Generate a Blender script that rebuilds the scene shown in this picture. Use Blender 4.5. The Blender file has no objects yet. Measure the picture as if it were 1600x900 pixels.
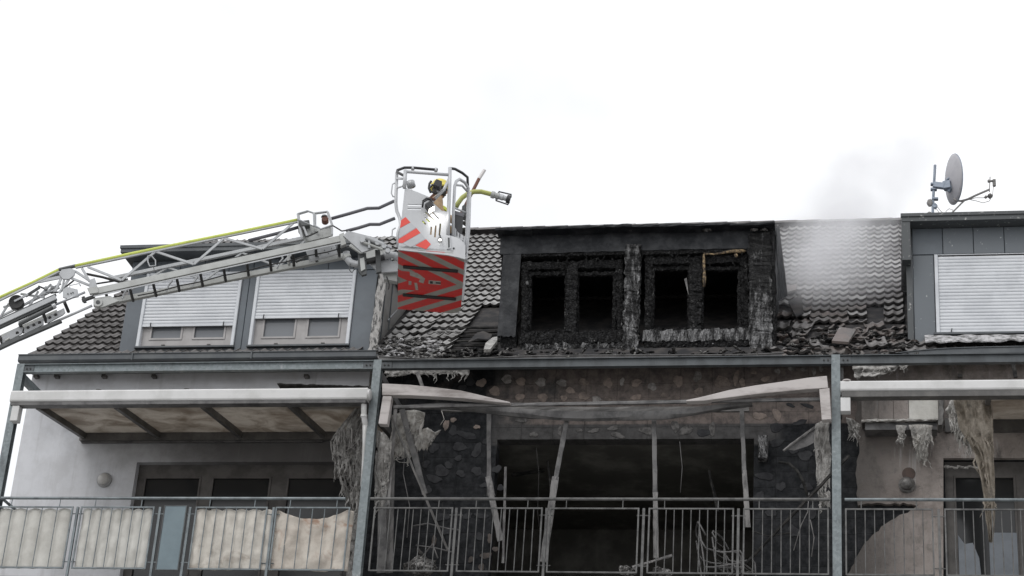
import bpy, bmesh, math, random
from mathutils import Vector, Matrix, Euler, noise as mnoise

random.seed(7)
scene = bpy.context.scene
COL = scene.collection
R = math.radians

# ------------------------------------------------------------------ camera
FOC = 3100.0                                   # focal length in pixels of a 1600 px wide frame
_Z = Vector((457, 6495, -FOC)).normalized()    # world up, along and in directions seen from the camera
_X = Vector((16950, 363, FOC)); _X = (_X - _Z * _X.dot(_Z)).normalized()
_Y = _Z.cross(_X)
M3 = Matrix((_X, _Y, _Z))
CAM = Vector((7.344, -26.785, 1.6))
cam_data = bpy.data.cameras.new('camera')
cam = bpy.data.objects.new('camera', cam_data)
COL.objects.link(cam)
cam.matrix_world = Matrix.Translation(CAM) @ M3.to_4x4()
cam_data.sensor_width = 36.0
cam_data.lens = 36.0 * FOC / 1600.0
cam_data.clip_start = 0.1
cam_data.clip_end = 2000.0
scene.camera = cam

# ------------------------------------------------------------------ world and sun (overcast day)
SUN_EL, SUN_AZ = R(52), R(205)
world = bpy.data.worlds.new('World')
scene.world = world
world.use_nodes = True
wn = world.node_tree.nodes; wl = world.node_tree.links
wn.clear()
w_out = wn.new('ShaderNodeOutputWorld')
w_bg = wn.new('ShaderNodeBackground'); w_bg.inputs['Strength'].default_value = 0.13
w_sky = wn.new('ShaderNodeTexSky'); w_sky.sky_type = 'NISHITA'; w_sky.sun_disc = False
w_sky.sun_elevation = SUN_EL; w_sky.sun_rotation = SUN_AZ
w_sky.air_density = 1.0; w_sky.dust_density = 6.0; w_sky.ozone_density = 1.0
w_hsv = wn.new('ShaderNodeHueSaturation'); w_hsv.inputs['Saturation'].default_value = 0.12
w_mix = wn.new('ShaderNodeMixRGB'); w_mix.blend_type = 'MIX'; w_mix.inputs[0].default_value = 0.86
w_mix.inputs[2].default_value = (9.6, 9.75, 10.0, 1)      # even cloud deck
w_tc = wn.new('ShaderNodeTexCoord'); w_nz = wn.new('ShaderNodeTexNoise'); w_nz.inputs['Scale'].default_value = 5.5; w_nz.inputs['Detail'].default_value = 4; w_nz.inputs['Roughness'].default_value = .5
w_rp = wn.new('ShaderNodeMixRGB'); w_rp.inputs[1].default_value = (8.15, 8.3, 8.6, 1); w_rp.inputs[2].default_value = (10.4, 10.5, 10.65, 1)   # thinner and thicker cloud
wl.new(w_tc.outputs['Generated'], w_nz.inputs['Vector']); w_cr = wn.new('ShaderNodeMapRange'); w_cr.interpolation_type = 'SMOOTHSTEP'; w_cr.inputs['From Min'].default_value = .34; w_cr.inputs['From Max'].default_value = .60; wl.new(w_nz.outputs['Fac'], w_cr.inputs['Value']); wl.new(w_cr.outputs[0], w_rp.inputs[0]); wl.new(w_rp.outputs[0], w_mix.inputs[2])
wl.new(w_sky.outputs[0], w_hsv.inputs['Color'])
wl.new(w_hsv.outputs[0], w_mix.inputs[1])
wl.new(w_mix.outputs[0], w_bg.inputs['Color'])
wl.new(w_bg.outputs[0], w_out.inputs['Surface'])

sun_d = bpy.data.lights.new('sun', 'SUN')
sun_d.energy = 0.9; sun_d.angle = R(30); sun_d.color = (1.0, 0.97, 0.93)
sun = bpy.data.objects.new('sun', sun_d); COL.objects.link(sun)
sun.rotation_euler = (R(90) - SUN_EL, 0, R(-28))          # high, from behind the camera
sun.location = (0, -20, 40)

scene.view_settings.view_transform = 'Standard'
scene.view_settings.look = 'None'
scene.view_settings.gamma = 1.0
scene.view_settings.exposure = 0.0
scene.render.engine = 'CYCLES'
scene.cycles.use_denoising = True
scene.cycles.max_bounces = 12
scene.cycles.diffuse_bounces = 4
scene.cycles.volume_bounces = 10
scene.cycles.transparent_max_bounces = 12
scene.cycles.volume_step_rate = 1.0

# ------------------------------------------------------------------ placing helpers
def ray(px, py):
    return M3 @ Vector((px - 800, 450 - py, -FOC))
def P(px, py, Y):
    """the point at depth Y in the place that the photograph shows at that pixel"""
    d = ray(px, py); return CAM + d * ((Y - CAM.y) / d.y)
PITCH = R(40); EAVE_Y, EAVE_Z = 1.40, 14.08
def PR(px, py):
    t = math.tan(PITCH); d = ray(px, py)
    return CAM + d * ((EAVE_Z + t * (CAM.y - EAVE_Y) - CAM.z) / (d.z - t * d.y))
def proj(p):
    c = M3.transposed() @ (Vector(p) - CAM); return (800 + FOC * c.x / -c.z, 450 - FOC * c.y / -c.z)
def XZ(x0, y0, x1, y1, Y):
    """world x0,x1,z0,z1 of a pixel rectangle in the plane Y"""
    ym, xm = (y0 + y1) / 2, (x0 + x1) / 2
    return P(x0, ym, Y).x, P(x1, ym, Y).x, P(xm, y1, Y).z, P(xm, y0, Y).z
def inpoly(x, y, poly):
    c = False; j = len(poly) - 1
    for i in range(len(poly)):
        xi, yi = poly[i]; xj, yj = poly[j]
        if (yi > y) != (yj > y) and x < (xj - xi) * (y - yi) / (yj - yi) + xi: c = not c
        j = i
    return c
rnd = random.uniform
def jit(v, a): return Vector(v) + Vector((rnd(-a, a), rnd(-a, a), rnd(-a, a)))

# ------------------------------------------------------------------ mesh collector
class MB:
    def __init__(s): s.v = []; s.f = []
    def add(s, vs, fs):
        o = len(s.v); s.v += [Vector(v) for v in vs]; s.f += [tuple(i + o for i in f) for f in fs]; return s
    def box(s, x0, x1, y0, y1, z0, z1):
        return s.add([(x0,y0,z0),(x1,y0,z0),(x1,y1,z0),(x0,y1,z0),(x0,y0,z1),(x1,y0,z1),(x1,y1,z1),(x0,y1,z1)],
                     [(0,3,2,1),(4,5,6,7),(0,1,5,4),(1,2,6,5),(2,3,7,6),(3,0,4,7)])
    def frame(s, p, q, up=(0,0,1)):
        p, q = Vector(p), Vector(q); t = (q - p).normalized(); up = Vector(up)
        if abs(t.dot(up)) > 0.98: up = Vector((0,1,0))
        a = t.cross(up).normalized(); b = a.cross(t).normalized(); return p, q, t, a, b
    def bar(s, p, q, w, h, up=(0,0,1)):
        """box beam from p to q; w across, h along up"""
        p, q, t, a, b = s.frame(p, q, up); w /= 2; h /= 2
        vs = []
        for e in (p, q): vs += [e - a*w - b*h, e + a*w - b*h, e + a*w + b*h, e - a*w + b*h]
        return s.add(vs, [(0,1,2,3),(7,6,5,4),(0,4,5,1),(1,5,6,2),(2,6,7,3),(3,7,4,0)])
    def rough(s, p, q, w, h, n=8, amp=0.01, up=(0,0,1), taper=1.0):
        """a bar with a broken, charred surface"""
        p, q, t, a, b = s.frame(p, q, up); vs = []; fs = []
        K = 8
        for i in range(n + 1):
            k = 1 + (taper - 1) * i / n; c = p.lerp(q, i / n)
            for (ca, cb) in ((-1,-1),(0,-1.05),(1,-1),(1.05,0),(1,1),(0,1.05),(-1,1),(-1.05,0)):
                vs.append(c + a*(ca*w/2*k + rnd(-amp,amp)) + b*(cb*h/2*k + rnd(-amp,amp)) + t*rnd(-amp,amp)*0.7)
        for i in range(n):
            for k in range(K): fs.append((i*K+k, i*K+(k+1)%K, (i+1)*K+(k+1)%K, (i+1)*K+k))
        fs.append(tuple(range(K))[::-1]); fs.append(tuple(n*K+k for k in range(K)))
        return s.add(vs, fs)
    def tube(s, pts, r, n=8, rs=None, cap=True):
        pts = [Vector(p) for p in pts]; vs = []; fs = []
        t0 = (pts[1] - pts[0]).normalized(); up = Vector((0,0,1)) if abs(t0.z) < 0.9 else Vector((0,1,0))
        a = t0.cross(up).normalized()
        for i, p in enumerate(pts):
            if i == 0: t = pts[1] - pts[0]
            elif i == len(pts) - 1: t = pts[-1] - pts[-2]
            else: t = (pts[i+1] - pts[i]).normalized() + (pts[i] - pts[i-1]).normalized()
            if t.length < 1e-6: t = t0.copy()
            t.normalize(); a = (a - t * a.dot(t)); a = a.normalized() if a.length > 1e-6 else t.orthogonal().normalized()
            b = t.cross(a); rr = rs[i] if rs else r
            for k in range(n):
                g = 2 * math.pi * k / n; vs.append(p + (a * math.cos(g) + b * math.sin(g)) * rr)
        for i in range(len(pts) - 1):
            for k in range(n): fs.append((i*n+k, i*n+(k+1)%n, (i+1)*n+(k+1)%n, (i+1)*n+k))
        if cap: fs.append(tuple(range(n))[::-1]); fs.append(tuple((len(pts)-1)*n+k for k in range(n)))
        return s.add(vs, fs)
    def cyl(s, p, q, r, n=12): return s.tube([p, q], r, n)
    def plate(s, poly, thick, d):
        """polygon (3D points) extruded by thick along direction d"""
        d = Vector(d).normalized() * thick; n = len(poly); poly = [Vector(p) for p in poly]
        vs = poly + [p + d for p in poly]
        fs = [tuple(range(n)), tuple(range(2*n-1, n-1, -1))] + [(i, i+n, (i+1)%n+n, (i+1)%n) for i in range(n)]
        return s.add(vs, fs)
    def grid(s, fn, nu, nv, close=False):
        vs = [fn(i/nu, j/nv) for j in range(nv+1) for i in range(nu+1)]
        fs = [(j*(nu+1)+i, j*(nu+1)+i+1, (j+1)*(nu+1)+i+1, (j+1)*(nu+1)+i) for j in range(nv) for i in range(nu)]
        return s.add(vs, fs)
    def sheet(s, fn, nu, nv, th, d=(0,1,0)):
        """a grid with real thickness"""
        d = Vector(d) * th; a = [Vector(fn(i/nu, j/nv)) for j in range(nv+1) for i in range(nu+1)]
        N = len(a); vs = a + [p + d for p in a]; fs = []; w = nu + 1
        for j in range(nv):
            for i in range(nu):
                q = (j*w+i, j*w+i+1, (j+1)*w+i+1, (j+1)*w+i); fs.append(q); fs.append(tuple(k+N for k in q[::-1]))
        for i in range(nu):
            fs.append((i+1, i, i+N, i+1+N)); k = nv*w; fs.append((k+i, k+i+1, k+i+1+N, k+i+N))
        for j in range(nv):
            fs.append((j*w, (j+1)*w, (j+1)*w+N, j*w+N)); k = nu; fs.append(((j+1)*w+k, j*w+k, j*w+k+N, (j+1)*w+k+N))
        return s.add(vs, fs)
    def lathe(s, c, axis, prof, n=20):
        """prof: list of (distance along axis, radius)"""
        c = Vector(c); t = Vector(axis).normalized(); a = t.orthogonal().normalized(); b = t.cross(a); vs = []; fs = []
        for (h, r) in prof:
            for k in range(n):
                g = 2*math.pi*k/n; vs.append(c + t*h + (a*math.cos(g) + b*math.sin(g))*max(r, 1e-4))
        for i in range(len(prof)-1):
            for k in range(n): fs.append((i*n+k, i*n+(k+1)%n, (i+1)*n+(k+1)%n, (i+1)*n+k))
        fs.append(tuple(range(n))[::-1]); fs.append(tuple((len(prof)-1)*n+k for k in range(n)))
        return s.add(vs, fs)
    def blob(s, c, r, sc=(1,1,1), amp=0.25, n=1):
        bm = bmesh.new(); bmesh.ops.create_icosphere(bm, subdivisions=n, radius=1)
        e = Euler((rnd(0,6), rnd(0,6), rnd(0,6))).to_matrix()
        vs = [Vector(c) + Vector([ (e @ v.co)[k] * r * sc[k] * (1 + rnd(-amp, amp)) for k in range(3)]) for v in bm.verts]
        fs = [tuple(v.index for v in f.verts) for f in bm.faces]; bm.free(); return s.add(vs, fs)
    def build(s, name, mat, parent=None, smooth=False, auto=None):
        lo = Vector([min(v[k] for v in s.v) for k in range(3)]); hi = Vector([max(v[k] for v in s.v) for k in range(3)])
        org = (lo + hi) / 2
        if parent is None: org.z = lo.z
        me = bpy.data.meshes.new(name); me.from_pydata([v - org for v in s.v], [], s.f)
        me.validate(); me.update()
        if smooth: me.shade_smooth()
        if auto:
            me.shade_smooth()
            bm = bmesh.new(); bm.from_mesh(me)
            for e in bm.edges:
                if len(e.link_faces) == 2 and e.calc_face_angle(0) > auto: e.smooth = False
            bm.to_mesh(me); bm.free()
        me.materials.append(mat)
        o = bpy.data.objects.new(name, me); COL.objects.link(o)
        put(o, org, parent); return o
ORG = {}
def put(o, org, parent):
    ORG[o.name] = Vector(org)
    if parent is not None:
        o.parent = parent; o.location = Vector(org) - ORG[parent.name]
    else: o.location = org
def tag(o, label=None, cat=None, group=None, kind=None):
    if label: o['label'] = label
    if cat: o['category'] = cat
    if group: o['group'] = group
    if kind: o['kind'] = kind
    return o
def thing(name, label, cat, loc, group=None):
    o = bpy.data.objects.new(name, None); COL.objects.link(o); o.empty_display_size = 0.1
    put(o, loc, None); return tag(o, label, cat, group)
def bevel(o, w=0.004, n=1):
    m = o.modifiers.new('bevel', 'BEVEL'); m.width = w; m.segments = n; m.limit_method = 'ANGLE'; return o

# ------------------------------------------------------------------ node helper
class NT:
    def __init__(s, name):
        s.m = bpy.data.materials.new(name); s.m.use_nodes = True; s.n = s.m.node_tree.nodes; s.l = s.m.node_tree.links
        s.b = s.n['Principled BSDF']; s.geo = s.n.new('ShaderNodeNewGeometry'); s.pos = s.geo.outputs['Position']
        s.sep = None
    def xyz(s):
        if not s.sep: s.sep = s.n.new('ShaderNodeSeparateXYZ'); s.l.new(s.pos, s.sep.inputs[0])
        return s.sep.outputs
    def setv(s, sock, v):
        if hasattr(v, 'is_linked') or hasattr(v, 'links'): s.l.new(v, sock)
        elif isinstance(v, (tuple, list)) and len(v) == 3 and sock.type == 'RGBA': sock.default_value = (*v, 1)
        else: sock.default_value = v
    def scaled(s, sc, vec=None):
        m = s.n.new('ShaderNodeVectorMath'); m.operation = 'MULTIPLY'; s.l.new(vec or s.pos, m.inputs[0]); m.inputs[1].default_value = sc; return m.outputs[0]
    def noise(s, scale=5, detail=5, rough=0.6, vec=None, dist=0):
        t = s.n.new('ShaderNodeTexNoise'); t.inputs['Scale'].default_value = scale; t.inputs['Detail'].default_value = detail
        t.inputs['Roughness'].default_value = rough; t.inputs['Distortion'].default_value = dist
        s.l.new(vec or s.pos, t.inputs['Vector']); return t.outputs['Fac']
    def voro(s, scale=5, feat='DISTANCE_TO_EDGE', vec=None, rnd_=1.0, out='Distance'):
        t = s.n.new('ShaderNodeTexVoronoi'); t.feature = feat; t.inputs['Scale'].default_value = scale
        t.inputs['Randomness'].default_value = rnd_; s.l.new(vec or s.pos, t.inputs['Vector']); return t.outputs[out]
    def ramp(s, fac, lo, hi, a=0.0, b=1.0):
        m = s.n.new('ShaderNodeMapRange'); m.interpolation_type = 'SMOOTHSTEP'; s.setv(m.inputs['Value'], fac)
        m.inputs['From Min'].default_value = lo; m.inputs['From Max'].default_value = hi
        m.inputs['To Min'].default_value = a; m.inputs['To Max'].default_value = b; return m.outputs[0]
    def math(s, op, a, b=0.0):
        m = s.n.new('ShaderNodeMath'); m.operation = op; s.setv(m.inputs[0], a); s.setv(m.inputs[1], b); return m.outputs[0]
    def mix(s, fac, a, b, mode='MIX'):
        m = s.n.new('ShaderNodeMixRGB'); m.blend_type = mode; s.setv(m.inputs[0], fac); s.setv(m.inputs[1], a); s.setv(m.inputs[2], b); return m.outputs[0]
    def rand(s):
        return s.n.new('ShaderNodeObjectInfo').outputs['Random']
    def obj(s):
        return s.n.new('ShaderNodeTexCoord').outputs['Object']
    def bump(s, h, strength=0.4, dist=0.02):
        b = s.n.new('ShaderNodeBump'); b.inputs['Strength'].default_value = strength; b.inputs['Distance'].default_value = dist
        s.l.new(h, b.inputs['Height']); s.l.new(b.outputs[0], s.b.inputs['Normal'])
    def out(s, color=None, rough=None, metal=None, spec=None):
        if color is not None: s.setv(s.b.inputs['Base Color'], color)
        if rough is not None: s.setv(s.b.inputs['Roughness'], rough)
        if metal is not None: s.setv(s.b.inputs['Metallic'], metal)
        if spec is not None: s.setv(s.b.inputs['Specular IOR Level'], spec)
        return s.m
def mat(name, c1, c2=None, scale=6, lo=0.4, hi=0.65, rough=0.6, metal=0.0, bump=0.0, bscale=40, bdist=0.01, spec=0.5, var=0.0, stretch=None, fine=0.0):
    t = NT(name); col = c1
    v = t.scaled(stretch) if stretch else None
    if c2 is not None: col = t.mix(t.ramp(t.noise(scale, 6, 0.65, v), lo, hi), c1, c2)
    if fine: col = t.mix(t.ramp(t.noise(90, 3, 0.7), 0.3, 0.7, 0, fine), col, (0.02,0.02,0.02))
    if var: col = t.mix(t.math('MULTIPLY', t.rand(), var), col, (0.0,0.0,0.0))
    if bump: t.bump(t.noise(bscale, 6, 0.7, v), bump, bdist)
    return t.out(col, rough, metal, spec)
# ------------------------------------------------------------------ materials
def m_wall_white():
    t = NT('render_white'); x, y, z = t.xyz()
    base = t.mix(t.ramp(t.noise(2.5, 6, 0.7), 0.35, 0.7), (0.60,0.61,0.64), (0.50,0.505,0.525))
    # soot deposited by the fire: thick towards the burnt flat, thin at the gable end
    n = t.noise(1.1, 6, 0.65)
    d = t.math('ADD', x, t.math('MULTIPLY', t.math('SUBTRACT', n, 0.5), 3.0))
    d2 = t.math('ADD', d, t.math('MULTIPLY', t.math('SUBTRACT', z, 12.2), 2.2))
    soot = t.ramp(d2, -5.2, -1.5, 0.0, 0.88)
    up = t.ramp(z, 13.05, 13.25, 1.0, 0.0)
    base = t.mix(t.math('MULTIPLY', soot, up), base, (0.05,0.045,0.042))
    base = t.mix(t.ramp(t.noise(2.2, 6, 0.7, t.scaled((2.5,1,0.14))), 0.52, 0.72, 0, 0.3), base, (0.24,0.235,0.23))   # rain streaks
    t.bump(t.noise(120, 4, 0.6), 0.35, 0.006)
    return t.out(base, 0.85)
def m_wall_burnt():
    t = NT('burnt_masonry'); x, y, z = t.xyz()
    n1 = t.noise(1.6, 7, 0.65); n2 = t.noise(7, 6, 0.7)
    dark = t.mix(t.ramp(n2, 0.35, 0.7), (0.011,0.012,0.0135), (0.034,0.035,0.038))
    brown = t.mix(t.ramp(n2, 0.35, 0.7), (0.20,0.168,0.153), (0.085,0.075,0.072))
    hi = t.math('MULTIPLY', t.ramp(z, 13.16, 13.2), t.ramp(t.math('ADD', n1, t.math('MULTIPLY', t.math('SUBTRACT', t.ramp(x, 0.2, 3.6), 0.5), 0.35)), 0.36, 0.62))
    lint = t.math('MULTIPLY', t.math('MULTIPLY', t.ramp(z, 12.80, 12.86), t.ramp(x, 1.2, 1.35)), t.ramp(x, 5.7, 5.9, 1.0, 0.0))
    dark = t.mix(lint, dark, t.mix(t.ramp(n2, 0.35, 0.7), (0.085,0.083,0.083), (0.045,0.044,0.044)))
    c = t.mix(hi, dark, brown)
    c = t.mix(t.ramp(t.noise(3.0, 8, 0.75, t.scaled((2.6,1,0.5))), 0.62, 0.76, 0, 0.5), c, (0.26,0.245,0.235))
    blk = t.voro(1.0, vec=t.scaled((2.0,1,4.0)), rnd_=0.0)
    c = t.mix(t.ramp(blk, 0.0, 0.02, 0.35, 0.0), c, (0.01,0.01,0.01))
    h = t.math('ADD', t.math('MULTIPLY', n2, 0.6), t.ramp(blk, 0.0, 0.04))
    t.bump(h, 0.5, 0.015)
    return t.out(c, 0.85, 0.0, 0.12)
def m_wall_peeled():
    t = NT('peeled_plaster'); x, y, z = t.xyz()
    n = t.noise(2.0, 6, 0.7); st = t.noise(3.2, 7, 0.65, t.scaled((1.5,1,0.16)), 0.5)
    c = t.mix(t.ramp(n, 0.35, 0.7), (0.36,0.322,0.30), (0.19,0.166,0.154))
    c = t.mix(t.ramp(st, 0.57, 0.66, 0, 0.7), c, (0.44,0.425,0.415))
    c = t.mix(t.ramp(t.noise(1.7, 7, 0.7, t.scaled((1.2,1,0.6))), 0.50, 0.70, 0, 0.75), c, (0.06,0.055,0.052))
    # soot still thick beside the burnt flat
    e = t.math('ADD', x, t.math('MULTIPLY', t.math('SUBTRACT', n, 0.5), 1.6))
    c = t.mix(t.ramp(e, 6.9, 8.0, 0.8, 0.0), c, (0.05,0.047,0.045))
    c = t.mix(t.ramp(t.noise(9, 8, 0.75, None, 0.6), 0.52, 0.66, 0, 0.5), c, (0.13,0.125,0.122))
    t.bump(t.math('ADD', st, t.noise(12, 7, 0.7, None, 0.8)), 0.6, 0.025)
    return t.out(c, 0.85, 0.0, 0.2)
def m_tile(name, c1, c2, ash, alo, ahi):
    t = NT(name)
    c = t.mix(t.ramp(t.noise(3.5, 5, 0.7), 0.35, 0.65), c1, c2)
    c = t.mix(t.math('MULTIPLY', t.rand(), 0.55), c, (0.05,0.047,0.045))
    c = t.mix(t.ramp(t.noise(9, 6, 0.75), alo, ahi, 0, 0.85), c, ash)
    t.bump(t.noise(60, 5, 0.7), 0.25, 0.004)
    return t.out(c, 0.5)
def m_char(name, c1, c2, ash, alo, ahi, scale=22, stretch=(1,1,1), astretch=(1.4,1,0.7), low=0, crack=0.85):
    t = NT(name); v = t.scaled(stretch)
    cr = t.voro(scale, vec=v)
    c = t.mix(t.ramp(t.noise(14, 6, 0.7), 0.35, 0.7), c1, c2)
    c = t.mix(t.ramp(cr, 0.0, 0.08, crack, 0.0), c, (0.004,0.004,0.004))
    an = t.noise(6, 9, 0.8, t.scaled(astretch))
    if low: an = t.math('ADD', an, t.ramp(t.xyz()[2], 14.4, 16.5, 0.07, -0.07))   # the ash clings to the lower, fully burnt parts
    c = t.mix(t.ramp(an, alo, ahi, 0, 0.9), c, ash)
    t.bump(t.math('ADD', t.ramp(cr, 0, 0.14), t.math('MULTIPLY', t.noise(60, 5, 0.7), 0.4)), 0.9, 0.02)
    return t.out(c, 0.75, 0.0, 0.16)
def m_glue(name, c1, c2):
    t = NT(name); x, y, z = t.xyz()
    c = t.mix(t.ramp(t.noise(11, 6, 0.7), 0.35, 0.7), c1, c2)
    c = t.mix(t.ramp(t.noise(2.3, 6, 0.7), 0.46, 0.66, 0, 0.6), c, (0.045,0.043,0.042))
    c = t.mix(t.ramp(z, 12.7, 13.15, 0.72, 0.0), c, (0.04,0.039,0.039))     # soot is thickest round the opening
    t.bump(t.noise(34, 6, 0.7), 0.6, 0.012)
    return t.out(c, 0.9, 0.0, 0.15)
def m_chevron():
    """red and silver retro-reflective chevrons under the basket floor, pointing along its long axis"""
    t = NT('chevron_foil'); o = t.obj(); sp = t.n.new('ShaderNodeSeparateXYZ'); t.l.new(o, sp.inputs[0])
    u = t.math('ADD', sp.outputs[0], t.math('MULTIPLY', t.math('ABSOLUTE', sp.outputs[1]), 1.1))
    fr = t.math('FRACT', t.math('MULTIPLY', t.math('ADD', u, 4.7226), 1/0.44))
    st = t.ramp(fr, 0.565, 0.585)
    cen = t.math('MULTIPLY', t.math('LESS_THAN', t.math('ABSOLUTE', sp.outputs[1]), 0.30), t.math('LESS_THAN', t.math('ABSOLUTE', t.math('ADD', t.math('ADD', sp.outputs[0], t.math('MULTIPLY', t.math('ABSOLUTE', sp.outputs[1]), 1.1)), -0.06)), 0.24))
    st = t.math('MULTIPLY', st, t.math('SUBTRACT', 1.0, cen))
    dirt = t.ramp(t.noise(7, 6, 0.7), 0.4, 0.75, 0, 0.35)
    c = t.mix(st, (0.66,0.035,0.032), (0.34,0.34,0.31))
    c = t.mix(dirt, c, (0.16,0.11,0.10))
    return t.out(c, 0.45)
def m_galv():
    t = NT('galvanised_steel')
    v = t.voro(26, 'F1', out='Color'); g = t.n.new('ShaderNodeRGBToBW'); t.l.new(v, g.inputs[0])
    c = t.mix(g.outputs[0], (0.14,0.163,0.172), (0.22,0.248,0.258))
    c = t.mix(t.ramp(t.noise(5, 7, 0.75), 0.55, 0.72, 0, 0.7), c, (0.36,0.38,0.385))
    c = t.mix(t.ramp(t.noise(2.2, 6, 0.7, t.scaled((1,1,0.4))), 0.5, 0.72, 0, 0.75), c, (0.075,0.08,0.085))
    return t.out(c, 0.5, 0.35)
def m_cloth(name, c1, c2, stain=None, lo=0.55, hi=0.7):
    t = NT(name)
    c = t.mix(t.ramp(t.noise(3, 6, 0.7), 0.35, 0.7), c1, c2)
    c = t.mix(t.ramp(t.noise(1.3, 5, 0.7), 0.5, 0.75, 0, 0.35), c, (0.28,0.265,0.24))
    if stain: c = t.mix(t.ramp(t.noise(1.7, 5, 0.65, None, 0.8), lo, hi, 0, 0.9), c, stain)
    t.bump(t.noise(16, 5, 0.6), 0.35, 0.02)
    return t.out(c, 0.8)
def m_melt(name, c1, c2, c3):
    t = NT(name)
    c = t.mix(t.ramp(t.noise(11, 7, 0.75, t.scaled((1,1,0.75))), 0.36, 0.62), c1, c2)
    c = t.mix(t.ramp(t.noise(5, 6, 0.7), 0.52, 0.7, 0, 0.9), c, c3)
    t.bump(t.noise(24, 6, 0.7, t.scaled((1,1,0.8))), 0.7, 0.03)
    return t.out(c, 0.45)
def m_glass(name, c, rough=0.06):
    t = NT(name); return t.out(c, rough, 0.0, 0.5)
def m_poly():
    t = NT('dirty_polycarbonate')
    c = t.mix(t.ramp(t.noise(2.2, 6, 0.7, None, 0.6), 0.35, 0.68), (0.56,0.53,0.49), (0.32,0.28,0.24))
    t.out(c, 0.5)
    tr = t.n.new('ShaderNodeBsdfTranslucent'); t.l.new(c, tr.inputs['Color'])
    mx = t.n.new('ShaderNodeMixShader'); mx.inputs[0].default_value = 0.6
    t.l.new(t.b.outputs[0], mx.inputs[1]); t.l.new(tr.outputs[0], mx.inputs[2])
    t.l.new(mx.outputs[0], t.n['Material Output'].inputs['Surface']); return t.m
def m_emit(name, col, s):
    t = NT(name); t.out(col, 0.4); t.b.inputs['Emission Color'].default_value = (*col, 1); t.b.inputs['Emission Strength'].default_value = s; return t.m
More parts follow.
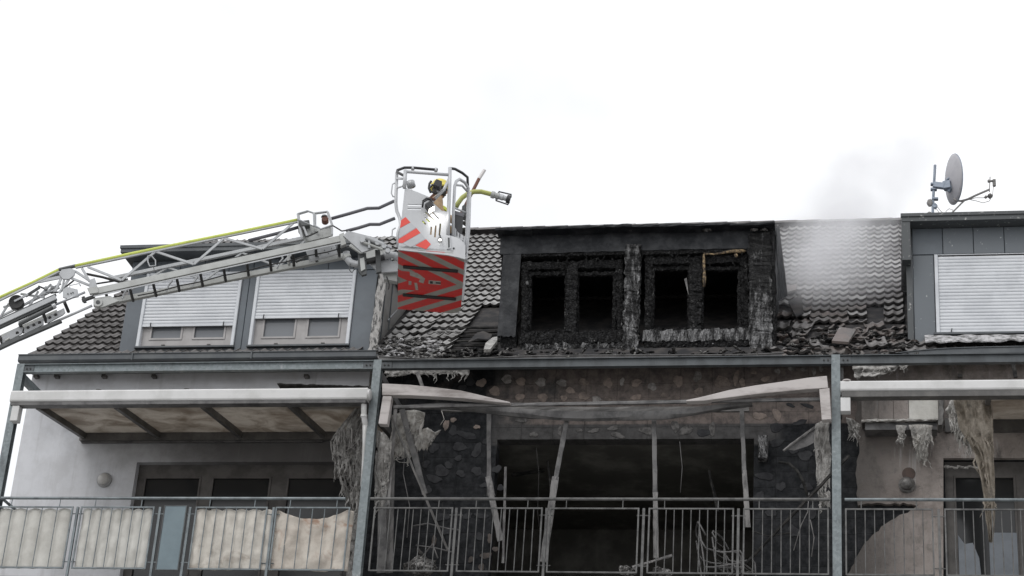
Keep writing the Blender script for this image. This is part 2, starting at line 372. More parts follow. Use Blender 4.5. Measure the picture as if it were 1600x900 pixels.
T = dict(
    white=m_wall_white(), burnt=m_wall_burnt(), peeled=m_wall_peeled(), galv=m_galv(), chevron=m_chevron(), poly=m_poly(),
    tile=m_tile('roof_tile_weathered', (0.10,0.094,0.094), (0.165,0.156,0.155), (0.27,0.26,0.26), 0.56, 0.72),
    tile_ash=m_tile('roof_tile_ashen', (0.27,0.265,0.262), (0.40,0.395,0.39), (0.055,0.053,0.05), 0.58, 0.70),
    tile_edge=mat('shaded_tile_edge', (0.035,0.033,0.032), (0.06,0.056,0.054), 9, rough=0.9, spec=0.1),  # tile fronts coloured dark to paint in the shade band under each row
    tile_red=m_tile('roof_tile_scorched', (0.145,0.115,0.105), (0.085,0.08,0.077), (0.30,0.285,0.28), 0.56, 0.7),
    deck=mat('roof_underlay', (0.03,0.03,0.032), (0.065,0.06,0.058), 4, rough=0.85, bump=0.3, spec=0.15),
    zinc=mat('zinc_cladding', (0.105,0.122,0.14), (0.085,0.098,0.113), 1.6, rough=0.5, metal=0.0, bump=0.08, bscale=8),
    zinc_ash=mat('zinc_cladding_spattered', (0.115,0.13,0.145), (0.36,0.37,0.37), 13, 0.64, 0.7, rough=0.5),
    zinc_dark=mat('zinc_fascia', (0.058,0.066,0.075), (0.085,0.094,0.10), 3, rough=0.45),
    zinc_dash=mat('zinc_fascia_spattered', (0.06,0.066,0.07), (0.34,0.34,0.33), 15, 0.60, 0.68, rough=0.5),
    trim_ash=mat('blistered_trim', (0.33,0.32,0.31), (0.05,0.05,0.05), 12, 0.5, 0.6, rough=0.6, bump=0.6, stretch=(1.6,1,0.5)),
    cheek=mat('dormer_cheek_sheet', (0.17,0.165,0.16), (0.11,0.105,0.10), 2, rough=0.6),
    shutter=mat('shutter_aluminium', (0.60,0.62,0.65), (0.52,0.54,0.57), 2.5, rough=0.42, bump=0.03),
    guide=mat('shutter_guide', (0.58,0.60,0.63), (0.50,0.52,0.55), 3, rough=0.4),
    frame=mat('window_frame_taupe', (0.36,0.348,0.345), (0.30,0.288,0.285), 3, rough=0.5),
    frame_dark=mat('sooted_window_frame', (0.095,0.088,0.083), (0.055,0.05,0.047), 3, rough=0.55),
    glass=m_glass('window_glass', (0.16,0.17,0.185), 0.08), glass_dark=m_glass('sooted_glass', (0.018,0.019,0.02), 0.12),
    rubber=mat('black_rubber', (0.02,0.02,0.021), (0.03,0.03,0.03), 8, rough=0.55),
    char=m_char('charred_timber', (0.006,0.006,0.0065), (0.03,0.03,0.031), (0.30,0.30,0.295), 0.585, 0.72, 20),
    char_ash=m_char('charred_timber_ash', (0.014,0.014,0.015), (0.04,0.04,0.04), (0.30,0.30,0.305), 0.49, 0.66, 34, (1,1,0.6), (1.5,1,0.4), 1, 0.35),
    char_post=m_char('charred_post_ash', (0.014,0.014,0.015), (0.045,0.045,0.045), (0.32,0.32,0.325), 0.46, 0.64, 30, (1,1,0.6), (1.5,1,0.4), 0, 0.5),
    char_sheet=mat('scorched_cladding', (0.011,0.0125,0.0155), (0.042,0.044,0.048), 5, 0.42, 0.72, rough=0.55, bump=0.7, bscale=11, bdist=0.03, spec=0.3),
    soot=mat('soot_black_room', (0.10,0.098,0.09), (0.20,0.195,0.18), 1.4, 0.42, 0.7, rough=0.9, bump=0.3, bscale=6, spec=0.1),
    foam=mat('burnt_yellow_foam', (0.34,0.25,0.14), (0.06,0.045,0.035), 16, 0.42, 0.58, rough=0.9, bump=0.8, bscale=40, bdist=0.03),
    glue=m_glue('adhesive_pale', (0.32,0.262,0.23), (0.20,0.168,0.15)),
    glue_mid=mat('adhesive_grey', (0.14,0.135,0.132), (0.06,0.058,0.057), 12, rough=0.9, bump=0.6, bscale=30, spec=0.12),
    glue_dark=mat('adhesive_sooted', (0.046,0.047,0.05), (0.028,0.028,0.031), 6, rough=0.85, bump=0.5, bscale=30, spec=0.12),
    glue_ash=m_glue('adhesive_ash', (0.36,0.34,0.325), (0.17,0.158,0.15)),
    alu=mat('powder_coated_aluminium', (0.60,0.60,0.60), (0.50,0.50,0.495), 1.8, rough=0.4),
    alu_dark=mat('sooted_aluminium', (0.075,0.072,0.07), (0.12,0.115,0.11), 4, rough=0.5),
    alu_burnt=mat('heat_stained_aluminium', (0.46,0.43,0.42), (0.24,0.215,0.205), 3, 0.42, 0.7, rough=0.45, stretch=(0.6,1,2.5)),
    alu_grey=mat('scorched_aluminium', (0.125,0.122,0.122), (0.055,0.054,0.055), 5, rough=0.5),
    alu_pale=mat('ash_coated_aluminium', (0.19,0.184,0.181), (0.06,0.058,0.058), 9, 0.42, 0.66, rough=0.6, stretch=(1,1,0.4)),
    pvc=mat('white_pvc', (0.60,0.60,0.60), (0.48,0.48,0.47), 5, rough=0.4),
    steel_rail=mat('galvanised_tube', (0.19,0.217,0.23), (0.12,0.137,0.147), 6, rough=0.45, metal=0.3),
    steel_sooty=mat('sooted_tube', (0.13,0.13,0.128), (0.065,0.065,0.065), 6, rough=0.55, metal=0.2),
    blue=mat('blue_grey_panel', (0.15,0.20,0.225), (0.13,0.175,0.20), 3, rough=0.5),
    canvas=m_cloth('screen_canvas', (0.54,0.532,0.50), (0.43,0.42,0.39)),
    canvas_w=m_cloth('screen_canvas_creased', (0.58,0.55,0.50), (0.42,0.395,0.355), (0.31,0.27,0.23), 0.56, 0.70),
    canvas_s=m_cloth('screen_canvas_stained', (0.54,0.50,0.445), (0.40,0.355,0.31), (0.29,0.18,0.125), 0.52, 0.68),
    melt=m_melt('melted_plastic', (0.24,0.225,0.205), (0.46,0.45,0.43), (0.10,0.095,0.09)),
    melt_tan=m_melt('melted_plastic_tan', (0.16,0.135,0.105), (0.30,0.265,0.22), (0.075,0.065,0.055)),
    melt_grey=m_melt('melted_plastic_grey', (0.17,0.162,0.152), (0.40,0.39,0.375), (0.075,0.072,0.07)),
    lamp=mat('lamp_glass', (0.50,0.49,0.47), (0.42,0.41,0.40), 6, rough=0.3), lamp_base=mat('lamp_base', (0.30,0.30,0.30), (0.24,0.24,0.24), 6, rough=0.5),
    lamp_soot=mat('sooted_lamp_glass', (0.15,0.146,0.14), (0.055,0.052,0.05), 12, rough=0.45),
    rust=mat('rust_stain', (0.105,0.075,0.064), (0.07,0.054,0.048), 9, rough=0.85),
    lad=mat('ladder_aluminium', (0.40,0.41,0.40), (0.33,0.335,0.325), 4, rough=0.42, metal=0.35),
    lad_l=mat('ladder_silver_paint', (0.43,0.443,0.457), (0.36,0.37,0.383), 4, rough=0.4, metal=0.2),
    galv_d=mat('weathered_galvanised', (0.085,0.095,0.102), (0.058,0.064,0.069), 5, rough=0.5, metal=0.25, stretch=(1,1,0.4)),
    lad_d=mat('ladder_dark_steel', (0.085,0.09,0.092), (0.055,0.058,0.06), 5, rough=0.45, metal=0.2),
    chrome=mat('hydraulic_rod', (0.36,0.37,0.39), (0.30,0.31,0.325), 6, rough=0.25, metal=0.8),
    hose=mat('hose_yellow_green', (0.55,0.62,0.13), (0.46,0.52,0.12), 7, rough=0.6),
    hose_o=mat('hose_olive', (0.40,0.42,0.13), (0.32,0.34,0.12), 7, rough=0.65),
    red=mat('red_reflective', (0.70,0.075,0.055), (0.62,0.06,0.05), 5, rough=0.4),
    silver=mat('basket_silver', (0.50,0.512,0.53), (0.43,0.44,0.458), 2, rough=0.35, metal=0.1),
    silver_foil=mat('silver_foil', (0.44,0.45,0.47), (0.40,0.41,0.43), 5, rough=0.35, metal=0.2),
    black=mat('black_plastic', (0.022,0.023,0.026), (0.03,0.031,0.034), 6, rough=0.45),
    hand=mat('grey_handrail', (0.10,0.10,0.115), (0.13,0.13,0.145), 5, rough=0.5),
    print=mat('sticker_grey', (0.42,0.40,0.36), (0.34,0.32,0.30), 20, rough=0.5),
    brown=mat('brown_tool_handle', (0.17,0.075,0.05), (0.13,0.06,0.045), 9, rough=0.6), white_tip=mat('white_tool_tip', (0.62,0.60,0.60), None, rough=0.5),
    lamp_on=m_emit('lit_lamp', (1.0,0.97,0.9), 9.0),
    helmet=mat('helmet_yellow', (0.72,0.62,0.12), (0.65,0.55,0.10), 6, rough=0.35), jacket=mat('fire_jacket_tan', (0.34,0.24,0.14), (0.26,0.18,0.11), 8, rough=0.85),
    skin=mat('skin', (0.42,0.26,0.19), (0.36,0.22,0.16), 8, rough=0.55), hiviz=mat('reflective_band', (0.62,0.68,0.08), None, rough=0.5), glove=mat('glove_dark', (0.04,0.038,0.036), None, rough=0.7),
    dish=mat('dish_paint', (0.40,0.395,0.42), (0.33,0.33,0.36), 4, rough=0.5), dish_in=mat('dish_inner', (0.42,0.41,0.43), (0.36,0.355,0.38), 4, rough=0.5), dish_m=mat('dish_steel', (0.26,0.30,0.36), (0.20,0.235,0.285), 9, rough=0.5, metal=0.2),
    dish_a=mat('dish_arm', (0.24,0.23,0.225), (0.16,0.155,0.15), 9, rough=0.5), cable=mat('pale_cable', (0.40,0.39,0.38), None, rough=0.6),
    debris=m_char('roof_debris', (0.06,0.058,0.057), (0.17,0.165,0.16), (0.45,0.44,0.43), 0.5, 0.66, 14),
    plaster=mat('loose_plaster', (0.44,0.435,0.445), (0.12,0.12,0.12), 9, 0.42, 0.62, rough=0.85, bump=0.6, bscale=20),
    blackbar=mat('charred_bar', (0.018,0.018,0.018), (0.05,0.048,0.046), 10, rough=0.8, bump=0.5, spec=0.15), pale_panel=mat('pale_blue_panel', (0.185,0.205,0.23), (0.14,0.155,0.175), 2, rough=0.6),
    ground=mat('paved_yard', (0.30,0.295,0.285), (0.24,0.235,0.225), 3, rough=0.85, bump=0.3), lawn=mat('lawn', (0.06,0.09,0.035), (0.045,0.07,0.028), 2, rough=0.9), conc=mat('concrete', (0.33,0.325,0.31), (0.27,0.265,0.255), 3, rough=0.85),
)
# ------------------------------------------------------------------ setting
g = MB(); g.box(-300, 300, -300, 400, -0.5, 0.0); tag(g.build('ground', T['ground']), kind='structure')

# ------------------------------------------------------------------ the apartment building
X_L, X_R = -6.63, 16.0
WY = 1.90                                       # face of the rendered facade
B = thing('apartment_building', 'white apartment house with burnt out attic dormer and sooted balcony facade', 'building', (4.7, WY, 0))
def wall(name, x0, x1, z0, z1, Y, th, holes, m):
    """wall slab with openings (x0,x1,z0,z1)"""
    xs = sorted({x0, x1} | {h[k] for h in holes for k in (0, 1) if x0 < h[k] < x1})
    zs = sorted({z0, z1} | {h[k] for h in holes for k in (2, 3) if z0 < h[k] < z1})
    mb = MB(); inside = lambda x, z: any(h[0] < x < h[1] and h[2] < z < h[3] for h in holes)
    solid = {(i, j): not inside((xs[i]+xs[i+1])/2, (zs[j]+zs[j+1])/2) for i in range(len(xs)-1) for j in range(len(zs)-1)}
    for (i, j), s in solid.items():
        if not s: continue
        a, b, c, d = xs[i], xs[i+1], zs[j], zs[j+1]
        mb.add([(a,Y,c),(b,Y,c),(b,Y,d),(a,Y,d)], [(0,1,2,3)]); mb.add([(a,Y+th,c),(b,Y+th,c),(b,Y+th,d),(a,Y+th,d)], [(3,2,1,0)])
        for (di, dj, q) in ((-1,0,[(a,Y,c),(a,Y,d),(a,Y+th,d),(a,Y+th,c)]), (1,0,[(b,Y,d),(b,Y,c),(b,Y+th,c),(b,Y+th,d)]),
                            (0,-1,[(b,Y,c),(a,Y,c),(a,Y+th,c),(b,Y+th,c)]), (0,1,[(a,Y,d),(b,Y,d),(b,Y+th,d),(a,Y+th,d)])):
            if not solid.get((i+di, j+dj), False): mb.add(q, [(0,1,2,3)])
    return mb.build(name, m, B)
FLOOR = 10.02
lw = XZ(208, 722, 545, 800, WY)                  # balcony door of the left flat
LW = (lw[0], P(560, 760, WY).x, FLOOR, P(300, 722, WY).z)
CW = (P(776, 700, 2.0).x, P(1178, 700, 2.0).x, FLOOR, P(980, 686, 2.0).z)
RW = (P(1477, 760, WY).x, P(1477, 760, WY).x + 2.3, FLOOR, P(1540, 717, WY).z)
XA = P(566, 700, WY).x                           # where the outer render ends left and right of the fire
XB = P(1338, 700, WY).x
w_left = wall('wall', X_L, XA, 0, 14.25, WY, 0.35, [LW], T['white'])
w_mid = wall('burnt_wall', XA, XB, 0, 14.25, 2.0, 0.25, [CW], T['burnt'])
w_right = wall('scorched_wall', XB, X_R, 0, 14.25, 1.96, 0.29, [RW], T['burnt'])
tag(w_mid, 'blackened bare masonry with patches of old adhesive around the burnt out opening')
mb = MB(); mb.box(X_L, X_L+0.3, WY+0.36, 15.0, 0, 14.2); mb.add([(X_L,1.95,14.2),(X_L,15.0,14.2),(X_L,8.4,19.7),(X_L+.3,1.95,14.2),(X_L+.3,15.0,14.2),(X_L+.3,8.4,19.7)], [(0,2,1),(3,4,5),(0,1,4,3),(1,2,5,4),(2,0,3,5)]); mb.build('gable_wall', T['conc'], B)
mb = MB(); mb.box(X_R-0.3, X_R, WY+0.36, 15.0, 0, 14.2); mb.add([(X_R,1.95,14.2),(X_R,15.0,14.2),(X_R,8.4,19.7),(X_R-.3,1.95,14.2),(X_R-.3,15.0,14.2),(X_R-.3,8.4,19.7)], [(0,1,2),(3,5,4),(0,3,4,1),(1,4,5,2),(2,5,3,0)]); mb.build('gable_wall', T['conc'], B)
mb = MB(); mb.box(X_L+.3, X_R-.3, 14.7, 15.0, 0, 14.2); mb.build('rear_wall', T['conc'], B)
# rooms behind the openings
def room(name, x0, x1, y0, y1, z0, z1, m):
    b = MB(); b.add([(x0,y0,z0),(x1,y0,z0),(x1,y1,z0),(x0,y1,z0),(x0,y0,z1),(x1,y0,z1),(x1,y1,z1),(x0,y1,z1)], [(0,1,2,3),(4,7,6,5),(1,5,6,2),(2,6,7,3),(3,7,4,0)])
    return b.build(name, m, B)
room('burnt_room', CW[0]-0.6, CW[1]+0.5, 2.25, 6.5, FLOOR-0.02, 12.98, T['soot'])
room('dark_room', X_L+0.4, XA-0.1, 2.26, 6.0, FLOOR-0.02, 12.96, T['soot'])
room('dark_room', XB+0.2, X_R-0.4, 2.26, 6.0, FLOOR-0.02, 12.96, T['soot'])
# charred battens and hanging ceiling pieces inside the burnt room
for (a, b, w) in (((800,742,3.2),(850,735,3.4),0.05), ((1108,735,2.6),(1122,800,2.5),0.035), ((856,720,2.5),(864,790,2.45),0.03), ((1060,720,4.5),(1150,712,4.6),0.06)):
    MB().rough(P(*a), P(*b), w, w, 6, 0.008).build('charred_batten', T['blackbar'], B)

# torn outer render on the right: one sheet with a burnt bite out of it
poly = [(1341,566),(1474,566),(1474,905),(1322,905),(1340,868),(1352,848),(1372,828),(1392,812),(1418,800),(1437,789),(1412,786),(1390,788),(1362,786),(1341,790),(1337,740),(1343,700),(1336,650),(1342,610)]
fine = []
for (xa, ya), (xb, yb) in zip(poly, poly[1:] + poly[:1]):
    n_ = max(1, int(math.hypot(xb-xa, yb-ya)/6))
    for k in range(n_):
        j_ = 0 if (xa > 1470 and xb > 1470) or k == 0 and xa > 1470 else 1; fine.append((xa+(xb-xa)*k/n_ + j_*rnd(-1.6,1.6), ya+(yb-ya)*k/n_ + j_*rnd(-1.6,1.6)))
mb = MB(); mb.plate([P(x, y, 1.86) for x, y in fine][::-1], 0.09, (0,1,0)); tr = mb.build('torn_render', T['peeled'], B); tag(tr, 'beige scorched plaster with a burnt bite torn out at its foot')
mb = MB(); mb.box(RW[0]-0.02, X_R, 1.87, 1.955, RW[3]+0.003, 14.2); mb.build('render_lintel', T['peeled'], B)
mb = MB(); mb.box(RW[1], X_R, 1.87, 1.955, 8, RW[3]); mb.build('render_pier', T['white'], B)
# ragged edge of the insulation left of the burnt wall
for k in range(26):
    z = 10.2 + k * 0.155; x = XA + rnd(-0.05, 0.02)
    MB().blob((x + 0.02, 1.96, z), 0.09, (0.8, 0.7, 1.3), 0.35).build('insulation_lump', T['melt_grey'], w_left)

# old adhesive dabs on the bare wall, each a raised patch
def dab(px, py, w, h, m, rot=0.0, Y=1.995, k=14, par=w_mid):
    c = P(px, py, Y); s = 1/103.0; pts = []; ph = [rnd(0, 6.3) for _ in range(3)]
    for i in range(k):
        g_ = 2*math.pi*i/k; rr = 1.05 + 0.14*math.sin(2*g_+ph[0]) + 0.12*math.sin(3*g_+ph[1]) + 0.09*math.sin(5*g_+ph[2])
        ux, uz = math.cos(g_)*w*s/2*rr, math.sin(g_)*h*s/2*rr
        pts.append((ux*math.cos(rot)-uz*math.sin(rot), ux*math.sin(rot)+uz*math.cos(rot)))
    b = MB(); n = len(pts)
    vs = [(c.x+x, Y+0.006, c.z+z) for x, z in pts] + [(c.x+x*0.93, Y-0.006, c.z+z*0.93) for x, z in pts] + [(c.x, Y-0.009, c.z)]
    fs = [((i+1)%n, i, n+i, n+(i+1)%n) for i in range(n)] + [(n+(i+1)%n, n+i, 2*n) for i in range(n)]
    b.add(vs, fs); b.build('adhesive_patch', m, par, smooth=False)
G1, G2, G3 = T['glue'], T['glue_dark'], T['glue_ash']
for (x, y, w, h) in ((752,598,17,14),(773,611,19,15),(792,592,18,14),(814,596,17,13),(845,597,18,14),(878,598,15,13),(891,610,14,11),(912,597,16,12),(912,619,18,14),
                     (950,598,16,15),(972,596,8,13),(994,598,17,13),(994,621,18,10),(1019,604,14,13),(1060,595,14,22),(1038,618,11,9),(1050,623,24,9),(1128,597,22,24),(1150,590,8,26),
                     (1160,597,10,13),(1090,588,12,20),(1092,612,13,16),(848,621,17,14),(881,622,12,9),(932,624,16,11),(950,623,13,8),(812,620,15,12),(1178,582,8,6),(1196,592,14,9)):
    dab(x, y, w, h, G1 if random.random() < 0.8 else G3, rnd(-.25,.25))
for (x, y, w, h) in ((735,596,16,14),(722,606,13,12),(700,590,16,16),(1215,580,9,9),(1237,576,10,8),(1256,577,10,8),(1272,580,7,14),(1283,576,6,12)): dab(x, y, w, h, G3 if x > 1200 else G2, rnd(-.3,.3))
for (x, y, w, h) in ((697,664,9,20),(708,656,9,9),(745,667,11,7)): dab(x, y, w, h, G1, rnd(-.3,.3))
for (x, y, w, h) in ((708,673,14,18),(729,680,33,13),(718,698,20,17),(745,704,15,25),(678,700,16,18),(699,645,14,14),(745,736,16,16),(776,733,15,13),(701,727,14,12),(716,716,12,10),(690,736,26,18),(720,740,16,11),
                     (760,690,12,12),(678,748,24,14),(757,758,14,9),(684,780,15,11),(782,762,10,12),(690,808,26,14),(730,806,18,10),(697,830,14,12),(748,838,13,14),(708,850,16,16),(752,806,22,9),(665,725,13,13),(668,765,12,15)):
    dab(x, y, w, h, G2, rnd(-.4,.4))
for (x, y, w, h) in ((678,845,8,17),(765,841,8,14),(774,858,9,9),(759,868,17,11),(736,874,9,10),(752,886,8,13)): dab(x, y, w, h, G1, rnd(-.3,.3))
for (x, y, w, h) in ((815,656,14,8),(834,679,12,7),(875,674,6,13),(905,672,8,6),(928,673,14,6),(958,669,14,7),(965,680,18,8),(1010,673,22,9),(1055,666,10,17),(1072,672,16,14),(1100,676,22,9),(1113,670,9,18)): dab(x, y, w*1.25, h*1.2, T['glue_mid'] if random.random() < .7 else G2, rnd(-.3,.3))
for (x, y, w, h) in ((1186,650,20,14),(1214,648,12,22),(1213,668,18,18),(1250,660,22,9),(1235,633,14,6),(1262,634,22,6),(1213,692,24,12),(1258,712,20,18),(1195,744,26,14),(1186,775,16,14),(1240,704,14,12),(1260,760,18,14),(1220,760,14,16),(1205,800,20,14),(1240,830,16,20),(1270,800,12,22)):
    dab(x, y, w, h, G1 if (y < 672 and random.random() < .45) else G2, rnd(-.4,.4))

# small dark brackets under the eaves above the left canopy, and above the right one
for px in (58, 90, 164, 242, 480, 1500): 
    c = P(px, 590, 1.88); MB().box(c.x-.035, c.x+.035, 1.80, 1.897, c.z-.02, c.z+.03).build('eaves_bracket', T['alu_dark'], B)

# ------------------------------------------------------------------ windows and doors of the facade
def window(name, x0, x1, z0, z1, Y, panes, fm, gm, fw=0.07, depth=0.07, sillm=None, label=None):
    """outer frame + sash rails, a pane per light; panes: list of (x0,x1,z0,z1)"""
    b = MB(); xs = sorted({x0, x1} | {p[k] for p in panes for k in (0,1)}); zs = sorted({z0, z1} | {p[k] for p in panes for k in (2,3)})
    ins = lambda x, z: any(p[0] < x < p[1] and p[2] < z < p[3] for p in panes)
    for i in range(len(xs)-1):
        for j in range(len(zs)-1):
            if not ins((xs[i]+xs[i+1])/2, (zs[j]+zs[j+1])/2): b.box(xs[i], xs[i+1], Y, Y+depth, zs[j], zs[j+1])
    o = b.build(name, fm, B)
    if label: o['label'] = label
    for (a, c, d, e) in panes:
        s = MB(); t = 0.035
        s.box(a+.003, a+t, Y-.012, Y+.02, d+.003, e-.003).box(c-t, c-.003, Y-.012, Y+.02, d+.003, e-.003).box(a+t, c-t, Y-.012, Y+.02, d+.003, d+t).box(a+t, c-t, Y-.012, Y+.02, e-t, e-.003)
        s.build('sash', fm, o)
        MB().box(a+.01, c-.01, Y+.03, Y+.045, d+.01, e-.01).build('pane', gm, o)
    return o
# left balcony door: three lights, sooted
zt = LW[3]; Yw = WY + 0.13
xs = [P(p, 770, Yw).x for p in (222, 312, 328, 422, 446, 548)]
window('balcony_door', LW[0]-.01, LW[1]+.01, FLOOR, zt+.01, Yw, [(xs[0], xs[1], 10.2, zt-.20), (xs[2], xs[3], 10.2, zt-.20), (xs[4], xs[5], 10.2, zt-.20)], T['frame_dark'], T['glass_dark'], label='wide sooted balcony door of three lights behind the cream privacy screens')
xs = [P(p, 770, Yw).x for p in (1490, 1588)]
o = window('balcony_door', RW[0]-.01, RW[1]+.01, FLOOR, RW[3]+.01, Yw, [(xs[0], xs[1], 10.2, RW[3]-.22), (xs[1]+.14, xs[1]+1.1, 10.2, RW[3]-.22)], T['frame_dark'], T['glass_dark'], label='sooted balcony door beside the hanging tan melted sheet')
a = P(1545, 832, Yw-.03); c = P(1592, 832, Yw-.03)
MB().box(a.x, c.x-.03, Yw-.025, Yw+.025, 10.1, a.z).build('lower_panel', T['pale_panel'], o)
a = P(1497, 836, Yw-.03); mb = MB(); mb.plate([Vector((a.x,Yw-.03,10.1)), Vector((a.x+.36,Yw-.03,10.1)), P(1530,872,Yw-.03), P(1520,848,Yw-.03), P(1507,850,Yw-.03), a], .012, (0,1,0)); mb.build('peeling_film', T['pale_panel'], o)
mb = MB()
for k in range(9): 
    p = P(1480 + k*6, 729 + (k % 3), 1.88); mb.blob(p, .05, (1, .4, .45), .4)
mb.build('scorched_blind_edge', T['melt_grey'], o)

# ------------------------------------------------------------------ roof
SA, CA = math.sin(PITCH), math.cos(PITCH)
RIDGE_Y = 8.40; S_RIDGE = (RIDGE_Y - EAVE_Y) / CA
def slope(x, s, n=0.0): return Vector((x, EAVE_Y + s*CA - n*SA, EAVE_Z + s*SA + n*CA))
mb = MB()
for (xa, xb) in ((X_L-.05, X_R+.05),):
    mb.add([slope(xa,0,-.04), slope(xb,0,-.04), slope(xb,S_RIDGE,-.04), slope(xa,S_RIDGE,-.04), slope(xa,0,-.14), slope(xb,0,-.14), slope(xb,S_RIDGE,-.14), slope(xa,S_RIDGE,-.14)],
           [(0,1,2,3),(7,6,5,4),(0,4,5,1),(1,5,6,2),(2,6,7,3),(3,7,4,0)])
    y2 = 2*RIDGE_Y - EAVE_Y; e = slope(xa, S_RIDGE, -.04)
    mb.add([(xa, RIDGE_Y, e.z), (xb, RIDGE_Y, e.z), (xb, y2, EAVE_Z-.04), (xa, y2, EAVE_Z-.04)], [(0,1,2,3)])
roof = mb.build('roof', T['deck'], B)
tag(roof, 'grey pantile roof, ashen around the burnt dormer and torn open at its foot')
# tiles: double-roman pantile, 0.30 wide, laid in rows 0.36 apart
TW, TL, ROW = 0.30, 0.43, 0.36
def tile_mesh(name, m):
    n = 13; vs = []; fs = []
    prof = [(-0.5 + i/(n-1)) for i in range(n)]
    hh = [0.036*(0.5+0.5*math.cos(2*math.pi*2*u + 0.5 + 0.45*math.sin(2*math.pi*2*u))) for u in prof]
    for (y, z0) in ((0.0, 0.050), (TL, 0.0)):
        for u, h in zip(prof, hh): vs.append((u*(TW+0.012), y, z0 + h))
    for u, h in zip(prof, hh): vs.append((u*(TW+0.012), 0.0, 0.050 + h - 0.042))
    for i in range(n-1):
        fs.append((i, i+1, n+i+1, n+i)); fs.append((2*n+i, 2*n+i+1, i+1, i))
    fs.append((0, n, 2*n)); fs.append((n-1, 3*n-1, 2*n-1))
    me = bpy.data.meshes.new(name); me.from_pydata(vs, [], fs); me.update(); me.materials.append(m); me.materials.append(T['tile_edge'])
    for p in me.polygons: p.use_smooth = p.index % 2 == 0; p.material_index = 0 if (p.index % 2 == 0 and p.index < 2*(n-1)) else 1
    return me
TM = {k: tile_mesh('tile_' + k, T[k]) for k in ('tile', 'tile_ash', 'tile_red')}
HOLE_MID = [(786,474),(764,478),(735,508),(698,548),(690,570),(800,570),(800,470)]
HOLE_MID2 = [(570,534),(626,527),(664,527),(676,548),(700,549),(700,575),(560,575)]
DORMS = ((-5.2, -0.74, 16.2), (1.30, 5.72, 16.4), (7.83, 12.6, 16.4))
cand = []
rows = int(S_RIDGE / ROW)
for r in range(rows):
    s = 0.02 + r*ROW
    for c in range(int((X_R - X_L)/TW) + 1):
        x = X_L + 0.12 + c*TW; p = slope(x, s, 0.0); q = slope(x, s + 0.2, 0.03)
        if any(d[0]-0.02 < x < d[1]+0.02 and q.y > WY-0.06 and q.z < d[2] for d in DORMS): continue
        px, py = proj(q)
        if 780 < px < 1212 and py > 530: continue
        if inpoly(px, py, HOLE_MID) or inpoly(px, py, HOLE_MID2): continue
        cand.append((r, x, s, px, py))
vis = lambda t: (t[3] < 205 or (590 < t[3] < 786) or (1205 < t[3] < 1428) or t[0] < 2) and t[4] > 340
near = sorted([t for t in cand if vis(t)], key=lambda t: t[0] + (0 if t[3] > 640 else -3))[:300]
nearset = set((t[0], t[1]) for t in near)
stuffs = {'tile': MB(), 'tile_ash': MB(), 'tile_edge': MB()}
for (r, x, s, px, py) in cand:
    key = 'tile'
    if 560 < px < 800: key = 'tile_ash'
    if 1205 < px < 1430: key = 'tile_ash' if random.random() < 0.5 else 'tile'
    e = [PITCH, 0.0, 0.0]; off = Vector((0,0,0)); drop = 0.0
    if 590 < px < 790:
        e[1] += rnd(-.03,.03); e[2] += rnd(-.03,.03)
        if py > 505: e[2] += rnd(-.10,.10); off += Vector((rnd(-.02,.02), 0, rnd(-.02,.02)))
    if 1205 < px < 1428 and py > 472:                    # sagging, broken part of the roof
        k = min(1.0, (py - 472)/55.0); key = random.choice(['tile_red','tile','tile_red','tile_ash'] if py < 500 else ['tile_red','tile','tile_red'])
        if random.random() < 0.12*k or (1356 < px < 1384 and 476 < py < 500): continue
        e[0] += rnd(-.22,.12)*k; e[1] += rnd(-.2,.2)*k; e[2] += rnd(-.28,.28)*k
        off += Vector((rnd(-.06,.06), rnd(-.05,.02), -0.05 + rnd(-.05,.05)))*k
    elif 1205 < px < 1428:
        e[1] += rnd(-.02,.02); e[2] += rnd(-.025,.025); off.z += 0.02*math.sin(x*3+s)
    else: e[2] += rnd(-.012,.012)
    pos = slope(x, s, -0.03) + off
    if (r, x) in nearset:
        o = bpy.data.objects.new('roof_tile', TM[key]); COL.objects.link(o); put(o, pos, roof); o.rotation_euler = e
    elif key != 'tile_red':
        mx = Matrix.Translation(pos) @ Euler(e).to_matrix().to_4x4(); me = TM[key]
        vv = [mx @ v.co for v in me.vertices]
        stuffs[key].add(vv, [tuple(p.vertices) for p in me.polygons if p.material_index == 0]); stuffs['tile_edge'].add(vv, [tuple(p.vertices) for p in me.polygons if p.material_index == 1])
for k, mbx in stuffs.items():
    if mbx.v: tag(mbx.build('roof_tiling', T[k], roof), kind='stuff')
# ridge caps
for k in range(48):
    x = X_L + 0.2 + k*0.46; c = slope(x, S_RIDGE, 0.03)
    if not (-2.2 < x < 9.0): continue
    b = MB(); b.grid(lambda u, v, x=x: Vector((x - .24 + u*.5, RIDGE_Y + .16*math.cos(math.pi*v), c.z - .02 + .10*math.sin(math.pi*v) + .012*u)), 1, 6); b.build('ridge_tile', T['tile'], roof)
# battens and torn underlay where the tiles are gone
for k in range(6):
    a = slope(0.55 - k*0.12, 0.45 + k*ROW*0.75, 0.0); c = slope(1.28, 0.45 + k*ROW*0.75, 0.0); MB().rough(a, c, .04, .03, 6, .006).build('batten', T['blackbar'], roof)
